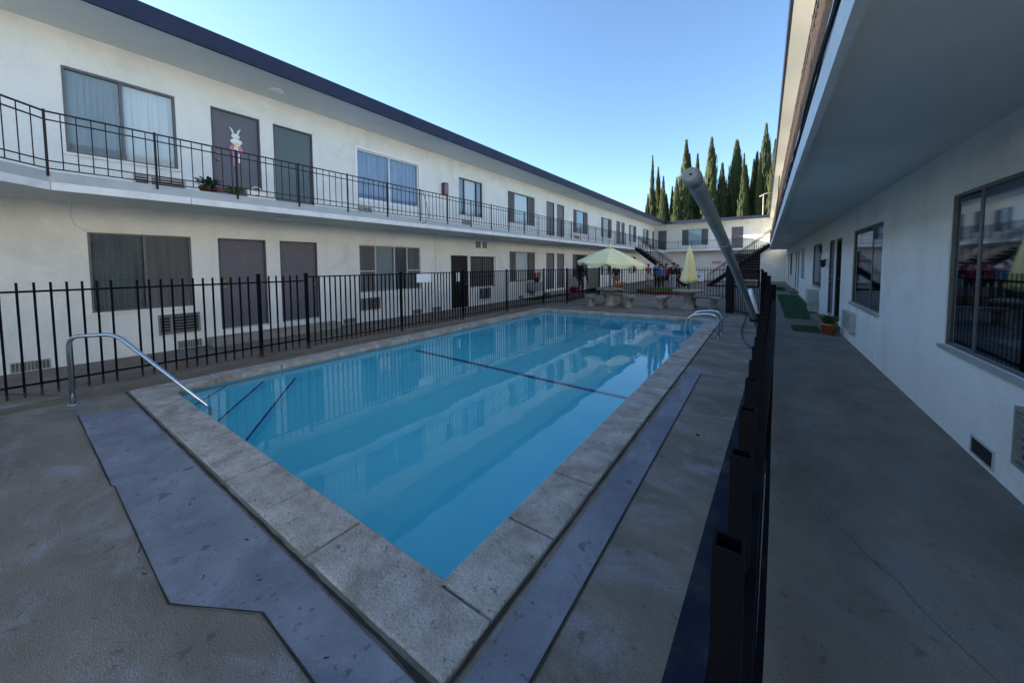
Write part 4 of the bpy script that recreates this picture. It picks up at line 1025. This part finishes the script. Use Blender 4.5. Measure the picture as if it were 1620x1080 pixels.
def person(loc, rz, label, hgt, shirt, pants, sk_m=skin_m, pose='stand', shorts=False, arms=(0, 0), hair=hair_m, group=None):
    P = thing('person', label, 'person', loc, group); P.rotation_euler = (0, 0, rz); P.scale = (hgt/1.75,)*3
    bend = pose == 'bend'
    hip = Vector((0, 0, .93))
    ch = Vector((0, -.03, 1.36)); nk = Vector((0, -.03, 1.50)); hd = Vector((0, -.045, 1.62))
    if bend: hip = Vector((0, .12, .86)); ch = Vector((0, -.28, 1.10)); nk = Vector((0, -.40, 1.16)); hd = Vector((0, -.50, 1.20))
    mid = (hip*.55+ch*.45)
    N = [(hip, (.125, .10)), (mid, (.115, .09)), (ch, (.135, .10)), (nk, .05), (hd, (.075, .09)), (hd+(hd-nk).normalized()*.09, (.06, .07))]
    E = [(0, 1), (1, 2), (2, 3), (3, 4), (4, 5)]
    legs = {}; armsj = {}
    for s_ in (-1, 1):
        a = len(N); st_ = .05*s_ if pose == 'walk' else 0
        hp_ = hip+Vector((s_*.09, 0, -.04)); kn = Vector((s_*.11, -.03-st_*3 if not bend else -.06, .49)); an = Vector((s_*.12, .02-st_*4, .08)); to_ = Vector((s_*.14, -.13-st_*4, .035))
        N += [(hp_, .085), (kn, .055), (an, .038), (to_, (.035, .022))]; E += [(0, a), (a, a+1), (a+1, a+2), (a+2, a+3)]; legs[s_] = (hp_, kn, an, to_)
        a = len(N); up = arms[0 if s_ < 0 else 1]
        sh = ch+Vector((s_*.17, 0, .07 if not bend else .0))
        if bend: el = sh+Vector((s_*.03, -.12, -.26)); wr_ = el+Vector((-s_*.02, -.10, -.22))
        elif up == 1: el = sh+Vector((s_*.07, -.08, -.25)); wr_ = el+Vector((-s_*.10, -.20, .10))
        elif up == 2: el = sh+Vector((s_*.10, -.05, -.26)); wr_ = el+Vector((-s_*.16, -.16, -.06))
        else: el = sh+Vector((s_*.06, .02, -.29)); wr_ = el+Vector((s_*.01, -.06, -.25))
        dr = (wr_-el).normalized(); pa = wr_+dr*.05
        N += [(sh, .058), (el, .04), (wr_, .026), (pa, (.035, .018))]; E += [(2, a), (a, a+1), (a+1, a+2), (a+2, a+3)]; armsj[s_] = (sh, el, wr_, pa)
        side = dr.cross(Vector((s_, 0, 0))); side = side.normalized() if side.length > .1 else Vector((0, 1, 0))
        p_i = a+3
        for k in range(4):
            b0 = pa+dr*.02+side*(.022*(1.5-k)/1.5); L = (.065, .075, .07, .055)[k]
            b = len(N); N += [(b0+dr*.02, .009), (b0+dr*(.02+L*.6)+Vector((-s_*.006, 0, 0)), .008), (b0+dr*(.02+L)+Vector((-s_*.018, 0, 0)), .007)]; E += [(p_i, b), (b, b+1), (b+1, b+2)]
        b = len(N); N += [(wr_+dr*.03+side*.04, .010), (wr_+dr*.075+side*.055, .008)]; E += [(p_i-1, b), (b, b+1)]
    body = skin_obj('body', [(tuple(n[0]), n[1]) for n in N], E, sk_m, 1, P, 0)
    # face
    f = MB(); fw = Vector((0, -1, 0)) if not bend else Vector((0, -.75, -.65))
    upv = (hd-nk).normalized(); cf = hd+upv*.03
    e_m = hair_m
    for s_ in (-1, 1): f.ball(cf+fw*.085+Vector((s_*.03, 0, 0)), .011, e_m, 6)
    f.ball(cf+fw*.098-upv*.025, (.012, .016, .02), sk_m, 6)
    f.box(*(v for v in (cf.x-.022, cf.x+.022, (cf+fw*.092-upv*.055).y-.004, (cf+fw*.092-upv*.055).y+.006, (cf+fw*.092-upv*.055).z-.005, (cf+fw*.092-upv*.055).z+.003)), signr)
    for s_ in (-1, 1): f.ball(cf+Vector((s_*.078, .01, 0)), (.012, .022, .032), sk_m, 6)
    f.build('face', None).parent = P
    h_ = MB(); hc = hd+upv*.065-fw*.022; h_.ball(hc, (.088, .098, .088), hair, 14); o = h_.build('hair', None); o.parent = P
    # clothes
    e_ = .018
    NS = [(hip-Vector((0, 0, .03)), (.145, .12)), (mid, (.138, .112)), (ch, (.15, .118)), (ch+(nk-ch)*.6, (.075, .065))]; ES = [(0, 1), (1, 2), (2, 3)]
    for s_ in (-1, 1):
        sh, el, wr_, pa = armsj[s_]; a = len(NS)
        NS += [(sh, .074), (el, .055), (el+(wr_-el)*(.85 if shirt[1] else .15), .042)]; ES += [(2, a), (a, a+1), (a+1, a+2)]
    skin_obj('shirt', [(tuple(n[0]), n[1]) for n in NS], ES, shirt[0], 1, P, 0)
    NP = [(hip, (.142, .118))]; EP = []
    for s_ in (-1, 1):
        hp_, kn, an, to_ = legs[s_]; a = len(NP)
        if shorts: NP += [(hp_, .105), (hp_+(kn-hp_)*.85, .085)]; EP += [(0, a), (a, a+1)]
        else: NP += [(hp_, .102), (kn, .075), (an+Vector((0, 0, .02)), .058)]; EP += [(0, a), (a, a+1), (a+1, a+2)]
    skin_obj('trousers' if not shorts else 'shorts', [(tuple(n[0]), n[1]) for n in NP], EP, pants, 1, P, 0)
    for s_ in (-1, 1):
        hp_, kn, an, to_ = legs[s_]
        f = MB(); c = (an+to_)/2; f.ball((c.x, c.y-.01, .045), (.048, .13, .045), shoe_m, 12); f.build('shoe', None).parent = P
    return P
def cm(n, c): return mat(n, c, .85, tuple(min(1, x*1.25+.004) for x in c), 12)
blue1 = cm('royal_blue_cloth', (.02, .10, .36)); blue2 = cm('mid_blue_cloth', (.04, .16, .42)); redc = cm('red_cloth', (.40, .015, .03)); blk = cm('black_cloth', (.014, .018, .02)); pnk = cm('coral_patterned_cloth', (.40, .13, .12))
drk = cm('dark_trouser_cloth', (.015, .016, .022)); gry = cm('light_grey_cloth', (.35, .38, .42)); tan = cm('tan_cloth', (.28, .2, .14)); nav = cm('navy_cloth', (.015, .02, .09)); jean = cm('denim', (.03, .07, .18)); whc = cm('white_cloth', (.62, .60, .66))
person((-5.66, 24.3, 0), rad(150), 'tall person in a royal blue jacket and dark trousers at the left of the group', 1.84, (blue1, True), drk, skin_l, arms=(0, 0))
person((-5.36, 24.1, 0), rad(200), 'person in a mid blue top and black trousers second from left in the group', 1.68, (blue2, False), drk, arms=(0, 0))
person((-5.32, 25.3, 0), rad(190), 'person in a red top and dark shorts between the blue and black tops', 1.70, (redc, False), drk, shorts=True, arms=(0, 1))
person((-4.85, 25.1, 0), rad(170), 'person in a black jacket and light grey trousers beside the red top', 1.74, (blk, True), gry, arms=(0, 1))
person((-4.95, 27, 0), rad(160), 'person in dark clothes partly hidden at the right end of the group', 1.62, (drk, True), drk, arms=(0, 0))
person((-7.05, 27.6, 0), rad(160), 'person in a coral patterned top and white shorts standing alone left of the group', 1.66, (pnk, False), whc, shorts=True, arms=(0, 1))
person((-7.75, 22.6, 0), rad(200), 'person in a black top and tan shorts standing under the open umbrella edge', 1.70, (blk, False), tan, shorts=True, arms=(1, 0))
person((-9.15, 20.3, .025), rad(60), 'person in a navy jacket and jeans bending over a red toolbox by the left wall', 1.72, (nav, True), jean, pose='bend')
tb = thing('toolbox', 'red toolbox on the ground beside the bending person at the left wall', 'toolbox', (-9.2, 19.5, 0))
m = MB(); m.box(-9.45, -9.0, 19.4, 19.7, .0, .24, redc); m.build('box', tb, bevel=.02)
m = MB(); m.box(-9.46, -8.99, 19.39, 19.71, .24, .33, redc); m.tube(arc([(-9.35, 19.55, .33), (-9.35, 19.55, .42), (-9.1, 19.55, .42), (-9.1, 19.55, .33)], .03, 4), .012, blk, 6); m.build('lid', tb)
# white round-backed chair and dark stroller-like items behind table one
wc_ = thing('patio_chair', 'white round-backed chair by the left wall behind the open umbrella', 'chair', (-8.4, 23.2, 0))
m = MB(); m.tube(arc([(-8.7, 23.2, .42), (-8.72, 23.2, 1.05), (-8.4, 23.25, 1.15), (-8.08, 23.2, 1.05), (-8.1, 23.2, .42)], .2, 6), .02, white_pl, 8); m.build('back_frame', wc_)
m = MB(); m.box(-8.7, -8.1, 22.8, 23.25, .42, .46, white_pl); m.build('seat', wc_)
for x in (-8.67, -8.13):
    for y in (22.83, 23.2): m = MB(); m.tube([(x, y, 0), (x, y, .42)], .018, white_pl, 8); m.build('leg', wc_)
bp_ = MB(); bp_.lathe([(.16, 0), (.24, .35), (.25, .42)], (-7.35, 22.0, 0), terracotta, 20)
tag(bp_.build('planter_pot', loc=(-7.35, 22.0, 0)), 'large brown empty pot behind the back fence near the left wall', 'pot')
wires = MB(); wires.tube([(-8.5, 7.45, 3.95), (-8.47, 7.55, 3.6), (-8.44, 7.62, 3.2), (-8.46, 7.5, 2.98), (-8.5, 7.42, 2.96)], .008, black_m, 6)
tag(wires.build('cable', loc=(-8.5, 7.5, 3)), 'loose black cable hanging over the left balcony edge', 'cable')
